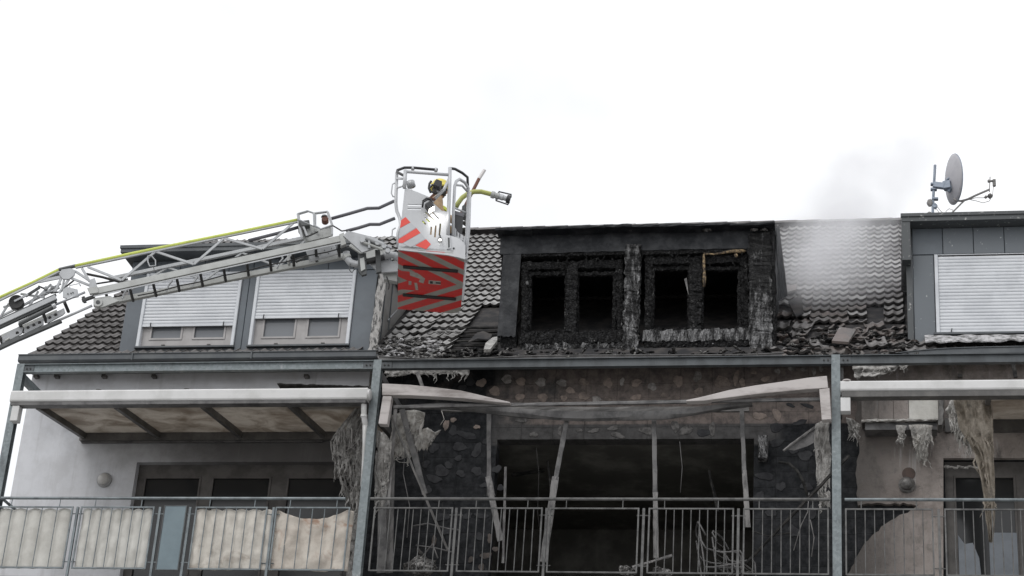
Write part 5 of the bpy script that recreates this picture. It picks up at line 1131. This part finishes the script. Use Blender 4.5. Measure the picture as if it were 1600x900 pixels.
# ladder head
q1 = [(465,334),(480,329.5),(490,333),(491,352),(500,358),(466,343)]; q2 = [(491,333),(511,330.5),(518.5,352),(501,358),(491,352)]
for q in (q1, q2): MB().tube([K(x,y,VN-.05) for x, y in q+[q[0]]], .015, 8).build('head_guard', T['lad_l'], LD)
for q in (q1, q2): MB().tube([K(x+2,y+1,VN+.2) for x, y in q+[q[0]]], .012, 8).build('head_guard', T['lad_l'], LD)
plate('head_plate', [(465,343),(500,359),(519,355),(520,368),(478,378),(466,362)], VN+.05, .03, T['lad'])
bevel(MB().bar(K(467,352,VN-.01), K(484,350,VN-.01), .10, .09).build('head_box', T['lad_d'], LD), .01)
for (a, b_) in (((466,345),(472,372)), ((519,355),(519,367)), ((470,346),(481,371))): lbar('head_strut', a, b_, VN-.04, .02, .035, T['lad_l'])
MB().tube([K(468,349,VN-.07), K(474,360,VN-.07), K(477,370,VN-.07), K(484,368,VN-.07), K(497,362,VN-.07)], .012, 7).build('cable', T['rubber'], LD, smooth=True)
MB().lathe(K(508,344,VN+.04), BV, [(-.05,.035),(-.03,.05),(.05,.05),(.07,.03)], 14).build('head_lamp', T['brown'], LD, auto=R(40)); MB().lathe(K(507,339.5,VN+.03), UP, [(0,.05),(.025,.04)], 12).build('head_lamp_cap', T['lad_d'], LD)
for (x, y) in ((481,359),(487,363),(492,360),(497,366)): MB().cyl(K(x,y,VN+.04), K(x,y,VN+.03), .012, 8).build('bolt', T['lad_l'], LD)
plate('head_arm', [(536,368),(544,360.5),(590,372),(594,384),(566,394.5)], VN-.06, .04, T['lad_l']); plate('head_arm', [(545,384),(556,372),(602,384),(604,396),(575,404)], VF+.05, .04, T['lad'])
plate('rail_end_cap', [(530,366),(537,363),(541,381),(533,384)], VN-.04, .09, T['lad'])
for (a, b_, r, m) in (((572,371.5),(600,383),.034,'lad_l'), ((597,381.5),(612,388),.02,'chrome'), ((568,379),(598,390),.022,'lad'), ((577,376),(577,388),.02,'lad_l')): MB().cyl(K(*a,VN-.09), K(*b_,VN-.09), r, 12).build('levelling_ram', T[m], LD, auto=R(40))
for (x, y) in ((566,375),(600,384),(606,391),(590,379)): MB().lathe(K(x,y,VN-.12), BV, [(0,.025),(.0,.035),(.06,.035)], 12).build('ram_pin', T['lad_l'], LD)
MB().tube([K(541,394,VN+.1), K(542,403,VN+.1), K(547,410,VN+.1), K(556,413,VN+.1), K(566,412,VN+.1), K(571,408,VN+.1)], .05, 12).build('water_pipe', T['lad_l'], LD, smooth=True)
MB().tube([K(540.5,399,VN+.1), K(543,403.5,VN+.1)], .062, 12).build('pipe_flange', T['lad'], LD); MB().tube([K(569,410,VN+.08), K(584,406,VN+.08), K(600,402,VN+.08)], .042, 12).build('water_hose', T['rubber'], LD, smooth=True)
MB().tube([K(599,402,VN+.1), K(608,398,VN+.1), K(616,399,VN+.1), K(623,404,VN+.1)], .052, 12).build('water_pipe', T['lad_l'], LD, smooth=True)
plate('swivel_body', [(559,396),(572,395),(573,428),(566,430),(560,424)], VN+.04, .06, T['lad_d']); plate('swivel_lug', [(562,404),(569,402),(571,420),(564,424)], VN+.02, .02, T['lad']); MB().tube([K(547,412,VN+.05), K(546,422,VN+.05), K(550,426,VN+.05), K(554,420,VN+.05)], .008, 6).build('hose_clip', T['lad_d'], LD)
plate('basket_hinge', [(586,390),(594,390),(596,424),(588,426)], VN+.02, .06, T['lad_d']); plate('basket_hinge', [(576,410),(600,405),(622,410),(621,424),(592,426)], VN+.12, .04, T['lad_l'])
plate('mount_block', [(596,415),(621,412),(621,440),(600,436)], VN+.2, .1, T['lad']); MB().tube([K(604,432,VN+.15), K(608,444,VN+.15), K(607,452,VN+.15)], .01, 6).build('cable', T['rubber'], LD)
for pts in ([(388,376),(440,363),(466,355)], [(518,341.5),(548,333),(574,325.5),(592,325),(616,314)], [(541,361),(560,356),(578,350.5),(593,350.5),(617,341)]):
    MB().tube([K(x,y,VN+.05) for x, y in pts], .024, 9).build('grab_rail', T['hand'], LD, smooth=True)
MB().tube([K(519,352,VN), K(526,356,VN), K(534,361,VN), K(541,360,VN)], .010, 6).build('cable', T['rubber'], LD)
# yellow hose on the top rail
HO = MB()
pts = [K(*ext((93,422),(0,465),3.0),VN+.0)] + [K(x,y,VN) for x, y in ((0,464.5),(50,442),(92,421.5))]
HO.tube(pts, .024, 8)
HOo = tag(HO.build('fire_hose', T['hose'], None, smooth=True), 'yellow green hose laid along the top of the fire ladder', 'hose')
MB().tube([K(117,416,VN), K(200,398,VN), K(290,379.5,VN), K(380,361.5,VN), K(465,344,VN)], .028, 8).build('hose_length', T['hose'], HOo, smooth=True); MB().tube([K(92,421.5,VN), K(100,419.5,VN), K(118,415.5,VN)], .027, 8).build('hose_coupling', T['lad_d'], HOo)

# ------------------------------------------------------------------ the basket
BK = thing('rescue_basket', 'silver rescue basket with red and silver chevron floor at the ladder tip', 'rescue basket', NL + BU*BL/2 + BV*BW/2)
def cutplate(name, poly, v, th, m, slots, par):
    o = MB().plate([K(x,y,v) for x, y in poly], th, BV).build(name, m, par)
    c = MB()
    for (a, b, w) in slots: c.bar(K(*a,v)-BV*0, K(*b,v)-BV*0, .3, w/115.0, (0.0,0,1)) if abs(a[0]-b[0]) > abs(a[1]-b[1])*.2 else c.box(K(*a,v).x-w/230., K(*a,v).x+w/230., K(*a,v).y-.15, K(*a,v).y+.15, K(*b,v).z, K(*a,v).z)
    k = c.build('cutter', m, None); bo = o.modifiers.new('cut', 'BOOLEAN'); bo.object = k; bo.operation = 'DIFFERENCE'; bo.solver = 'EXACT'
    bpy.context.view_layer.update(); dg = bpy.context.evaluated_depsgraph_get(); me = bpy.data.meshes.new_from_object(o.evaluated_get(dg))
    o.modifiers.clear(); o.data = me; bpy.data.objects.remove(k); return o
slots = [((637,320),(660,321),3.2),((637,326.5),(658,327),2.6),((665,331),(679,345),2.2),((674,330),(686,342),2.2),((664,340),(672,347),2.6),((660,345),(665.5,350.5),2.6),((674,354),(673.5,367),2.8),((681,352),(680,371),2.8),((688,349),(687.5,368),2.8)]
side = [(632.5,293),(652,300),(671,308),(678,318),(690,329),(700,331),(702,345),(703,368),(714,371),(722,376),(727,383),(727,405),(716,402),(700,398.6),(622,390)]
cutplate('side_panel', side, 0.0, .025, T['silver'], slots, BK)
plate('side_panel', [(630,386),(652,393),(671,400),(690,420),(714,463),(720,478),(718,488),(622,480)], BW-.03, .025, T['silver'], BK)
for q in ([(626.7,344),(633.8,339),(641.2,347.4),(624.9,356.3)], [(622.8,373.6),(650.7,356.3),(656.9,363.8),(628.4,380),(622.2,379)], [(648.9,383.3),(665.8,373.6),(673.2,381.6),(666,389.5)]): MB().plate([K(x,y,-.004) for x, y in q], .003, BV).build('red_stripe', T['red'], BK)
for q in ([(624.8,357),(641.5,348),(650,355.6),(623,372.6)], [(629.5,380.4),(657.3,364.4),(665,373),(648,382.8),(641,386)]): MB().plate([K(x,y,-.004) for x, y in q], .003, BV).build('foil_stripe', T['silver_foil'], BK)
# floor with rounded front corners
c0 = NL - UP*.0
def fl(u, v, z): return c0 + BU*u + BV*v + UP*z
rr = .16; pts = [(0,0)] + [(BL-rr+rr*math.sin(g_), rr-rr*math.cos(g_)) for g_ in [R(a) for a in range(0,91,15)]] + [(BL-rr+rr*math.cos(g_), BW-rr+rr*math.sin(g_)) for g_ in [R(a) for a in range(0,91,15)]] + [(0,BW)]
b = MB(); vs = [Vector((u,v,0)) for u, v in pts]; n = len(vs)
me = bpy.data.meshes.new('floor'); me.from_pydata([(u-BL/2, v-BW/2, z) for z in (0,.010) for u, v in pts], [], [tuple(range(n))[::-1], tuple(range(n,2*n))] + [(i,(i+1)%n,(i+1)%n+n,i+n) for i in range(n)]); me.update(); me.materials.append(T['chevron'])
fo = bpy.data.objects.new('floor', me); COL.objects.link(fo); put(fo, fl(BL/2, BW/2, 0), BK); fo.rotation_euler = (0,0,YAW); bevel(MB().plate([fl(u,v,.0125) for u, v in pts], .045, UP).build('floor_tray', T['silver'], BK), .004); fo['label'] = 'underside of the basket floor with red and silver chevrons'
for v in (.52, 1.43): bevel(MB().bar(fl(.07,v,-.012), fl(BL-.08,v,-.012), .07, .024).build('skid_bar', T['rubber'], BK), .006)
# worn emblem and sticker printed on the underside
for q in ([(.16,.66),(.27,.70),(.38,.86),(.36,1.02),(.29,.98),(.31,.88),(.17,.80)], [(.23,1.02),(.27,1.02),(.29,1.25),(.25,1.25)], [(.15,.98),(.19,.98),(.19,1.10),(.15,1.10)]): MB().plate([fl(u,v,-.0015) for u, v in q], .001, UP).build('emblem', T['print'], BK)
MB().plate([fl(u,v,-.0015) for u, v in ((.43,.90),(.60,.90),(.60,1.02),(.43,1.02))], .001, UP).build('sticker', T['print'], BK); MB().plate([fl(u,v,-.0035) for u, v in ((.45,.925),(.49,.925),(.49,1.0),(.45,1.0))], .001, UP).build('sticker_print', T['black'], BK); MB().plate([fl(u,v,-.0035) for u, v in ((.53,.94),(.60,.94),(.60,.985),(.53,.985))], .001, UP).build('sticker_print', T['black'], BK)
# end wall towards the house front and the curved bumper
b = MB(); b.grid(lambda s, h: fl(BL-.02+.02*math.sin(math.pi*s), rr+(BW-2*rr)*s, .05+.30*h), 10, 2); o_ = b.build('front_panel', T['silver'], BK); o_.modifiers.new('t','SOLIDIFY').thickness = .02
MB().tube([K(720,399,.02), K(727,404,.1), K(729,409,.2)], .018, 8).build('bumper', T['lad_l'], BK)
plate('step_box', [(697,367),(703,368),(705,388),(698,389)], -.02, .02, T['silver'], BK); plate('step_box_inset', [(699.5,371),(702.5,371),(703,386),(700,387)], -.024, .004, T['lad_d'], BK); MB().cyl(K(709,388,0), K(709,388,-.01), .014, 10).build('eyelet', T['lad_d'], BK)
# tubes: posts, rails, gate
def bt(name, pts, r, m, v=0.0, n=9): return MB().tube([K(p[0],p[1],p[2] if len(p) > 2 else v) for p in pts], r, n).build(name, T[m], BK, smooth=True)
bt('post', [(633.5,266),(632,294)], .026, 'silver'); bt('post', [(703,262),(702.5,290),(701,330),(700,368)], .026, 'silver'); bt('top_bar', [(633,268),(700,273)], .022, 'silver'); bt('diagonal_brace', [(702,280),(694,296),(676,314)], .024, 'silver')
bt('rear_tube', [(620,270,.5),(618.5,318,.5),(620,330,.5),(625,342,.5),(626,352,.45),(622,364,.4),(622,386,.4)], .024, 'silver'); bt('rear_handle', [(619,285,.5),(613,288,.5),(611.5,302,.5),(614,307,.5),(618,308,.5)], .010, 'silver'); bt('rear_handle', [(618,356,.45),(613,359,.45),(612.5,369,.45),(617,371,.45)], .010, 'silver')
bt('padded_rail', [(632,275,.2),(620.5,269,.45),(621,266,.5),(632,262,.5),(645,262,.5),(684,265.5,.5)], .020, 'black'); bt('padded_rail', [(703,263,.0),(711,264,.1),(722,270,.3),(730.5,277,.4),(731,295,.4)], .020, 'black')
for (x, y) in ((645,262.5),(681,265)): bt('rail_clip', [(x,y-2,.5),(x,y+3,.5)], .024, 'silver')
bt('rear_crossbar', [(620,279,.5),(632,279,.1)], .018, 'silver'); bt('rear_crossbar', [(633,284,.1),(629,291,.3),(620,294,.5)], .012, 'silver')
bt('gate_tube', [(708,370,.1),(708.5,330,.1),(710.5,290,.1),(713,283,.12),(718,280,.2),(726,285,.3),(732,294,.4),(731,330,.4),(729,372,.4),(727,395,.4)], .022, 'silver'); bt('gate_tube', [(711,289,.1),(722,290,.2),(730,299,.4)], .016, 'silver'); bt('gate_tube', [(727,332,.4),(708,324,.1)], .014, 'silver')
bt('front_post', [(735,300,.6),(733,360,.6),(727,420,.6),(723,470,.6)], .016, 'silver')
plate('gate_net', [(708,333),(724,338),(722,368),(714,362),(707,350)], .15, .02, T['black'], BK); plate('gate_net_band', [(707.5,328),(725,333),(724.5,339),(708,334.5)], .145, .02, T['hand'], BK)
plate('gate_foot', [(708,351),(716,363),(724,368),(723,376),(716,373),(708,366)], .14, .02, T['silver'], BK)
for x in (709.5,714,718.5): bt('gate_slit', [(x,356+(x-709)*.5,.135),(x,366+(x-709)*.5,.135)], .006, 'black')
# far side rail, seen through the frame
bt('far_rail', [(630,352,BW-.05),(640,349,BW-.05),(700,352,BW-.05),(716,356,BW-.05)], .020, 'silver'); bt('far_post', [(630,352,BW-.05),(626,480,BW-.05)], .02, 'silver'); bt('far_post', [(716,356,BW-.05),(714,480,BW-.05)], .02, 'silver')
# lamps
def blamp(px, py, ang, lit):
    c = K(px, py, -.10); ca, sa = math.cos(ang), math.sin(ang); ax = (BU*ca + UP*sa); q = MB()
    q.bar(c - ax*.05, c + ax*.05, .12, .10); o = bevel(q.build('work_lamp', T['black'], BK), .012)
    s = ax.cross(BV).normalized()
    MB().bar(c + ax*.051, c + ax*.058, .105, .085).build('lamp_lens', T['lamp_on'] if lit else T['hand'], o)
    MB().tube([c - ax*.02 + s*.055 - BV*.02, c - ax*.09 + s*.085, c - ax*.13 + s*.04, c - ax*.12 - s*.03], .014, 8).build('lamp_yoke', T['black'], o, smooth=True); return c, ax
blamp(683.5, 289.5, R(70), False)
lc, lax = blamp(671, 323, R(-50), True)
bt('lamp_cable', [(673,311),(667,312,-.1),(661,316,-.1),(660,324,-.08)], .014, 'black'); bt('lamp_arm', [(676,315,-.02),(672,322,-.08)], .016, 'silver'); bt('lamp_arm', [(684,300,-.02),(683,292,-.08)], .016, 'silver'); bt('grip', [(673,301,-.04),(670,294,-.04),(671,287,-.04),(674,283,-.04)], .016, 'black'); bt('grip_lever', [(678,304,-.04),(672,309,-.04),(680,312,-.04)], .02, 'brown')
sp = MB(); sp.lathe(K(687.5,374.5,-.02), -BV, [(0,.03),(.02,.03),(.03,.02)], 12); so_ = sp.build('marker_lamp', T['black'], BK); MB().lathe(K(687.5,374.5,-.05), -BV, [(0,.018),(.006,.012)], 12).build('lamp_lens', T['lamp_on'], so_); bt('marker_bracket', [(687.5,368),(687.5,373,-.02)], .012, 'black')
ld = bpy.data.lights.new('work_lamp_light', 'SPOT'); ld.energy = 4; ld.spot_size = R(110); ld.spot_blend = .8; ld.shadow_soft_size = .04; ld.color = (1,.97,.92)
lo = bpy.data.objects.new('work_lamp_light', ld); COL.objects.link(lo); lpos = lc + lax*.09 - BV*.06; lo.parent = BK; lo.location = lpos - ORG[BK.name]; lo.rotation_euler = (lax*.8 + BV*.7).to_track_quat('-Z', 'Y').to_euler()
bt('control_box', [(641,284,.2),(643,292,.2)], .06, 'lad_l', n=10); bt('control_box', [(641,298,.2),(642,304,.2)], .035, 'lad_l')
# hose and monitor at the front of the basket
MN = MB(); MN.tube([K(x,y,.75) for x, y in ((712,325),(716,317),(722,309),(731,302.5),(741,299.5),(752,299.5),(764,302.5),(769,304))], .034, 10)
MNo = tag(MN.build('water_monitor', T['hose_o'], None, smooth=True), 'olive hose arching out of the basket to a metal nozzle', 'nozzle')
a, b_ = K(767,303.5,.75), K(797,312,.75); ax = (b_-a).normalized(); L_ = (b_-a).length
MB().lathe(a, ax, [(0,.036),(.01,.052),(.05,.052),(.06,.04),(.08,.04),(.085,.05),(.12,.05)], 16).build('coupling', T['lad'], MNo, auto=R(35)); MB().lathe(a+ax*.11, ax, [(0,.038),(.07,.045),(.075,.036),(.12,.036)], 14).build('barrel', T['lad_l'], MNo, auto=R(35))
pn = ax.cross(BV).normalized()
for s in (-1, 1): MB().tube([a+ax*.09+pn*s*.04, a+ax*.10+pn*s*.075, a+ax*(L_-.01)+pn*s*.085, a+ax*L_+pn*s*.04], .012, 8).build('nozzle_guard', T['black'], MNo)
MB().lathe(a+ax*(L_-.05), ax, [(0,.045),(.0,.06),(.05,.062),(.05,.045)], 16).build('nozzle_ring', T['black'], MNo, auto=R(35))
PK = tag(MB().tube([K(715,345,.9), K(748.5,279,.9)], .025, 9).build('tool_pole', T['brown'], None, auto=R(40)), 'brown tool pole with white end standing in the basket', 'pole'); MB().tube([K(748.3,279.3,.9), K(757,265.5,.9)], .026, 9).build('pole_tip', T['white_tip'], PK, auto=R(40))
plate('tool_bag', [(722,322),(727,318),(730,330),(729,338),(722,336)], .6, .15, T['lad_d'], BK)
# ------------------------------------------------------------------ firefighter in the basket
FX, FV = .40, 1.45
fb = fl(FX, FV, .05)
PER = thing('person', 'firefighter with yellow helmet and tan jacket standing in the rescue basket', 'person', fb)
def skin_mesh(name, verts, edges, radii, m, parent, root=0, sub=2):
    me = bpy.data.meshes.new(name); me.from_pydata([v - fb for v in verts], edges, []); me.update()
    o = bpy.data.objects.new(name, me); COL.objects.link(o); put(o, fb, parent)
    sk = o.modifiers.new('skin', 'SKIN'); sk.use_smooth_shade = True
    for i, r_ in enumerate(radii): me.skin_vertices[0].data[i].radius = r_ if isinstance(r_, tuple) else (r_, r_)
    me.skin_vertices[0].data[root].use_root = True
    o.modifiers.new('sub', 'SUBSURF').levels = sub; o.modifiers['sub'].render_levels = sub
    me.materials.append(m); return o
# local frame: f faces along the basket towards the burnt dormer, s to the person's side
f_, s_ = BU, -BV
W = lambda f, s, z: fb + f_*f + s_*s + UP*z
v = [W(0,0,.95), W(.01,0,1.15), W(.03,0,1.36), W(.04,0,1.48), W(.05,0,1.55),        # pelvis, belly, chest, neck base, neck
     W(0,.10,.90), W(.03,.12,.50), W(0,.13,.09), W(.10,.14,.05),                     # right leg
     W(0,-.10,.90), W(.03,-.12,.50), W(0,-.13,.09), W(.10,-.14,.05),
     W(.03,.19,1.42), W(.10,.25,1.16), W(.33,.20,1.08), W(.42,.18,1.08),             # right arm to the rail
     W(.03,-.19,1.42), W(.12,-.25,1.17), W(.35,-.18,1.14), W(.43,-.16,1.15)]
e = [(0,1),(1,2),(2,3),(3,4),(0,5),(5,6),(6,7),(7,8),(0,9),(9,10),(10,11),(11,12),(2,13),(13,14),(14,15),(15,16),(2,17),(17,18),(18,19),(19,20)]
r_ = [(.17,.13),(.17,.13),(.19,.14),(.10,.09),.06, .11,.085,.065,.05, .11,.085,.065,.05, .085,.07,.055,.042, .085,.07,.055,.042]
skin_mesh('body', v, e, r_, T['jacket'], PER)
hc = W(.06,0,1.67)
mb = MB(); mb.lathe(hc-UP*.12, UP, [(0,.045),(.02,.065),(.06,.085),(.11,.095),(.16,.095),(.20,.075),(.225,.03)], 18)
hd = mb.build('head', T['skin'], PER, smooth=True)
MB().blob(hc+f_*.10-UP*.02, .022, (1,1,1.3), .05, 2).build('nose', T['skin'], hd, smooth=True)
for sd in (-1,1): MB().blob(hc+s_*sd*.094-UP*.02, .026, (.6,.6,1.2), .05, 2).build('ear', T['skin'], hd, smooth=True); MB().blob(hc+f_*.088+s_*sd*.034+UP*.005, .012, (1,1,1), .02, 2).build('eye', T['black'], hd, smooth=True)
MB().bar(hc+f_*.092-s_*.025-UP*.065, hc+f_*.092+s_*.025-UP*.065, .012, .010).build('mouth', T['brown'], hd)
mb = MB(); mb.lathe(hc+UP*.02, UP, [(0,.150),(.015,.152),(.03,.128),(.08,.125),(.12,.105),(.145,.07),(.155,.02)], 22); mb.bar(hc+UP*.09-f_*.13, hc+UP*.16, .03, .03); hm = mb.build('helmet', T['helmet'], PER, smooth=True)
mb = MB(); mb.lathe(hc-UP*.10, UP, [(0,.075),(.06,.10),(.12,.115)], 18); mb.build('neck_guard', T['glove'], PER, smooth=True)
for z in (1.05, 1.30): MB().lathe(W(.02,0,z), UP, [(0,.185),(.0,.192),(.05,.192),(.05,.185)], 24).build('reflective_band', T['hiviz'], PER, auto=R(40))
for i, base in ((16, W(.42,.18,1.08)), (20, W(.43,-.16,1.15))):
    MB().blob(base+f_*.04, .045, (1,1,.6), .05, 2).build('glove', T['glove'], PER, smooth=True)
    for k in range(4): MB().tube([base+f_*.07+s_*(.03-.02*k), base+f_*(.105+.008*(k in (1,2)))+s_*(.03-.02*k)-UP*.012, base+f_*.10+s_*(.03-.02*k)-UP*.045], .010, 6).build('finger', T['glove'], PER, smooth=True)
    MB().tube([base+f_*.03-s_*.04, base+f_*.06-s_*.055-UP*.015, base+f_*.08-s_*.04-UP*.03], .011, 6).build('thumb', T['glove'], PER, smooth=True)

# ------------------------------------------------------------------ satellite dish on the right dormer
DY = 2.6
SD = thing('satellite_dish', 'grey satellite dish on a mast above the ash spattered dormer', 'satellite dish', P(1457, 343, DY) )
Dp = lambda px, py, y=DY: P(px, py, y)
base = Dp(1456.5, 345); base.z = RZT + .11; ORG[SD.name] = base.copy(); SD.location = base
MB().tube([base, Dp(1457.5,322), Dp(1461,258)], .022, 10).build('mast', T['dish_m'], SD)
c = Dp(1488.5, 280); Rd = .425; tilt = R(5)
nrm = (Vector((.93,.30,0))*math.cos(tilt) + UP*math.sin(tilt)).normalized(); side_ = nrm.cross(UP).normalized(); upd = side_.cross(nrm).normalized()
mb = MB(); n = 40; rings = 8; vs = []; fs = []
for off in (0, .012):
    for i in range(rings+1):
        q = i/rings
        for k in range(n):
            g_ = 2*math.pi*k/n; vs.append(c + (side_*math.cos(g_)*.93 + upd*math.sin(g_))*Rd*max(q,.002) + nrm*(.085*q*q-.06-off))
N = (rings+1)*n
for o_ in (0, N):
    for i in range(rings):
        for k in range(n): 
            qd = (o_+i*n+k, o_+i*n+(k+1)%n, o_+(i+1)*n+(k+1)%n, o_+(i+1)*n+k); fs.append(qd if o_ == 0 else qd[::-1])
for k in range(n): fs.append((rings*n+k, rings*n+(k+1)%n, N+rings*n+(k+1)%n, N+rings*n+k))
mb.add(vs, fs); mb.build('reflector', T['dish'], SD, smooth=True)
mb = MB(); mb.tube([c+(side_*math.cos(2*math.pi*k/n)*.93+upd*math.sin(2*math.pi*k/n))*Rd+nrm*.022 for k in range(n+1)], .009, 6, cap=False); mb.build('reflector_rim', T['dish_m'], SD, smooth=True)
for (a, b_, w, h) in (((1459,289),(1476,291),.08,.10), ((1474,291),(1486,289),.12,.14), ((1478,282),(1487,276),.05,.03), ((1482,300),(1489,289),.06,.05)): bevel(MB().bar(Dp(*a,DY-.02), Dp(*b_,DY-.05), w, h).build('mount_bracket', T['dish_m'], SD), .008)
for (px, py) in ((1459,288),(1459,296),(1461,311)): bevel(MB().bar(Dp(px-5,py), Dp(px+5,py), .08, .035).build('mast_clamp', T['dish_m'], SD), .006)
MB().blob(Dp(1453,317), .06, (.9,.7,1.1), .25, 2).build('junction_box', T['dish_a'], SD); MB().blob(Dp(1452,335), .045, (.8,.7,1.3), .25, 2).build('junction_box', T['dish_a'], SD); MB().blob(Dp(1461,322), .045, (.8,.7,1.2), .3, 2).build('junction_box', T['dish_m'], SD)
MB().tube([Dp(1490,310.5), Dp(1494,313.5), Dp(1502,314), Dp(1511.5,311.5), Dp(1525,305), Dp(1546,296)], .018, 9).build('feed_arm', T['dish_a'], SD, smooth=True); MB().tube([Dp(1508,312.5), Dp(1502,318), Dp(1494,326), Dp(1486,334), Dp(1480,337.5)], .014, 8).build('feed_arm_stay', T['dish_a'], SD, smooth=True)
MB().tube([Dp(1546,300), Dp(1547,276)], .008, 6).build('feed_post', T['dish_a'], SD); MB().lathe(Dp(1543,283), (1,0,0), [(0,.025),(.02,.03),(.05,.02),(.08,.02),(.09,.035),(.13,.035)], 12).build('receiver', T['dish_a'], SD, auto=R(35)); MB().lathe(Dp(1553.5,288), (0,0,1), [(-.04,.02),(-.03,.028),(.06,.028),(.07,.02)], 12).build('receiver', T['dish_a'], SD, auto=R(35)); MB().blob(Dp(1547,306), .05, (1,1,.8), .4, 1).build('receiver', T['dish_a'], SD); MB().blob(Dp(1541,308), .035, (1,1,.8), .4, 1).build('receiver', T['dish_a'], SD)
for pts in ([(1552,292),(1551,304),(1546,314),(1536,317),(1526,314),(1516,312)], [(1541,309),(1533,309),(1524,309),(1514,312)], [(1462,325),(1468,333),(1476,338),(1484,336),(1490,330)], [(1462,320),(1470,330),(1480,337)], [(1480,337),(1478,330),(1483,326),(1489,328),(1486,336),(1478,341),(1466,342)]): MB().tube([Dp(*p) for p in pts], .0065, 5).build('cable', T['cable'], SD, smooth=True)

# ------------------------------------------------------------------ smoke from the burnt roof
def smoke_mat():
    m = bpy.data.materials.new('smoke'); m.use_nodes = True; n = m.node_tree.nodes; l = m.node_tree.links; n.clear()
    out = n.new('ShaderNodeOutputMaterial'); pv = n.new('ShaderNodeVolumePrincipled'); pv.inputs['Color'].default_value = (.965,.965,.985,1); pv.inputs['Anisotropy'].default_value = .2
    l.new(pv.outputs[0], out.inputs['Volume'])
    tc = n.new('ShaderNodeTexCoord'); sx = n.new('ShaderNodeSeparateXYZ'); l.new(tc.outputs['Object'], sx.inputs[0])
    def mth(op, a, b=0.0):
        x = n.new('ShaderNodeMath'); x.operation = op
        for i, q in enumerate((a, b)):
            if isinstance(q, (int, float)): x.inputs[i].default_value = q
            else: l.new(q, x.inputs[i])
        return x.outputs[0]
    X, Y, Z = sx.outputs
    zz = mth('MAXIMUM', Z, 0.0)
    # plume axis drifts to the right as it climbs, radius grows
    cx = mth('ADD', mth('MULTIPLY', mth('POWER', zz, 1.1), .48), .05); rad = mth('ADD', .80, mth('MULTIPLY', zz, .20))
    dx = mth('DIVIDE', mth('SUBTRACT', X, cx), rad); dy = mth('DIVIDE', mth('SUBTRACT', Y, mth('MULTIPLY', zz, .2)), 1.0)
    d = mth('SQRT', mth('ADD', mth('MULTIPLY', dx, dx), mth('MULTIPLY', dy, dy)))
    fall = n.new('ShaderNodeMapRange'); fall.interpolation_type = 'SMOOTHSTEP'; l.new(d, fall.inputs['Value']); fall.inputs['From Min'].default_value = .05; fall.inputs['From Max'].default_value = 1.25; fall.inputs['To Min'].default_value = 1; fall.inputs['To Max'].default_value = 0
    hz = n.new('ShaderNodeMapRange'); l.new(Z, hz.inputs['Value']); hz.inputs['From Min'].default_value = .4; hz.inputs['From Max'].default_value = 6.6; hz.inputs['To Min'].default_value = 1.0; hz.inputs['To Max'].default_value = 0.0
    h2 = mth('POWER', hz.outputs[0], 1.7)
    lo_ = n.new('ShaderNodeMapRange'); lo_.interpolation_type = 'SMOOTHSTEP'; l.new(Z, lo_.inputs['Value']); lo_.inputs['From Min'].default_value = -.9; lo_.inputs['From Max'].default_value = .3
    nz = n.new('ShaderNodeTexNoise'); nz.inputs['Scale'].default_value = 1.25; nz.inputs['Detail'].default_value = 6; nz.inputs['Roughness'].default_value = .62; nz.inputs['Distortion'].default_value = .25; l.new(tc.outputs['Object'], nz.inputs['Vector'])
    nr = n.new('ShaderNodeMapRange'); l.new(nz.outputs['Fac'], nr.inputs['Value']); nr.inputs['From Min'].default_value = .34; nr.inputs['From Max'].default_value = .74
    dens = mth('MULTIPLY', mth('MULTIPLY', mth('MULTIPLY', fall.outputs[0], h2), nr.outputs[0]), mth('MULTIPLY', lo_.outputs[0], SMOKE_D))
    # thin veil lingering over the roof between the dormers
    vx = mth('DIVIDE', mth('SUBTRACT', X, .55), 1.25); vz = mth('DIVIDE', mth('SUBTRACT', Z, .25), 1.0); vd = mth('ADD', mth('MULTIPLY', vx, vx), mth('MULTIPLY', vz, vz))
    vf = n.new('ShaderNodeMapRange'); vf.interpolation_type = 'SMOOTHSTEP'; l.new(vd, vf.inputs['Value']); vf.inputs['From Max'].default_value = 1.1; vf.inputs['To Min'].default_value = .32; vf.inputs['To Max'].default_value = 0
    dens = mth('ADD', dens, mth('MULTIPLY', vf.outputs[0], mth('ADD', nr.outputs[0], .25)))
    l.new(dens, pv.inputs['Density']); return m
SMOKE_D = 2.1
so = P(1262, 425, 3.1)
mb = MB(); mb.box(so.x-1.3, so.x+5.2, so.y-1.4, so.y+3.0, so.z-.95, so.z+6.6)
me = bpy.data.meshes.new('smoke'); me.from_pydata([v_ - so for v_ in mb.v], [], mb.f); me.update(); me.materials.append(smoke_mat())
sm = bpy.data.objects.new('smoke', me); COL.objects.link(sm); sm.location = so; tag(sm, 'thin pale smoke drifting up from the collapsed roof', 'smoke', kind='stuff')
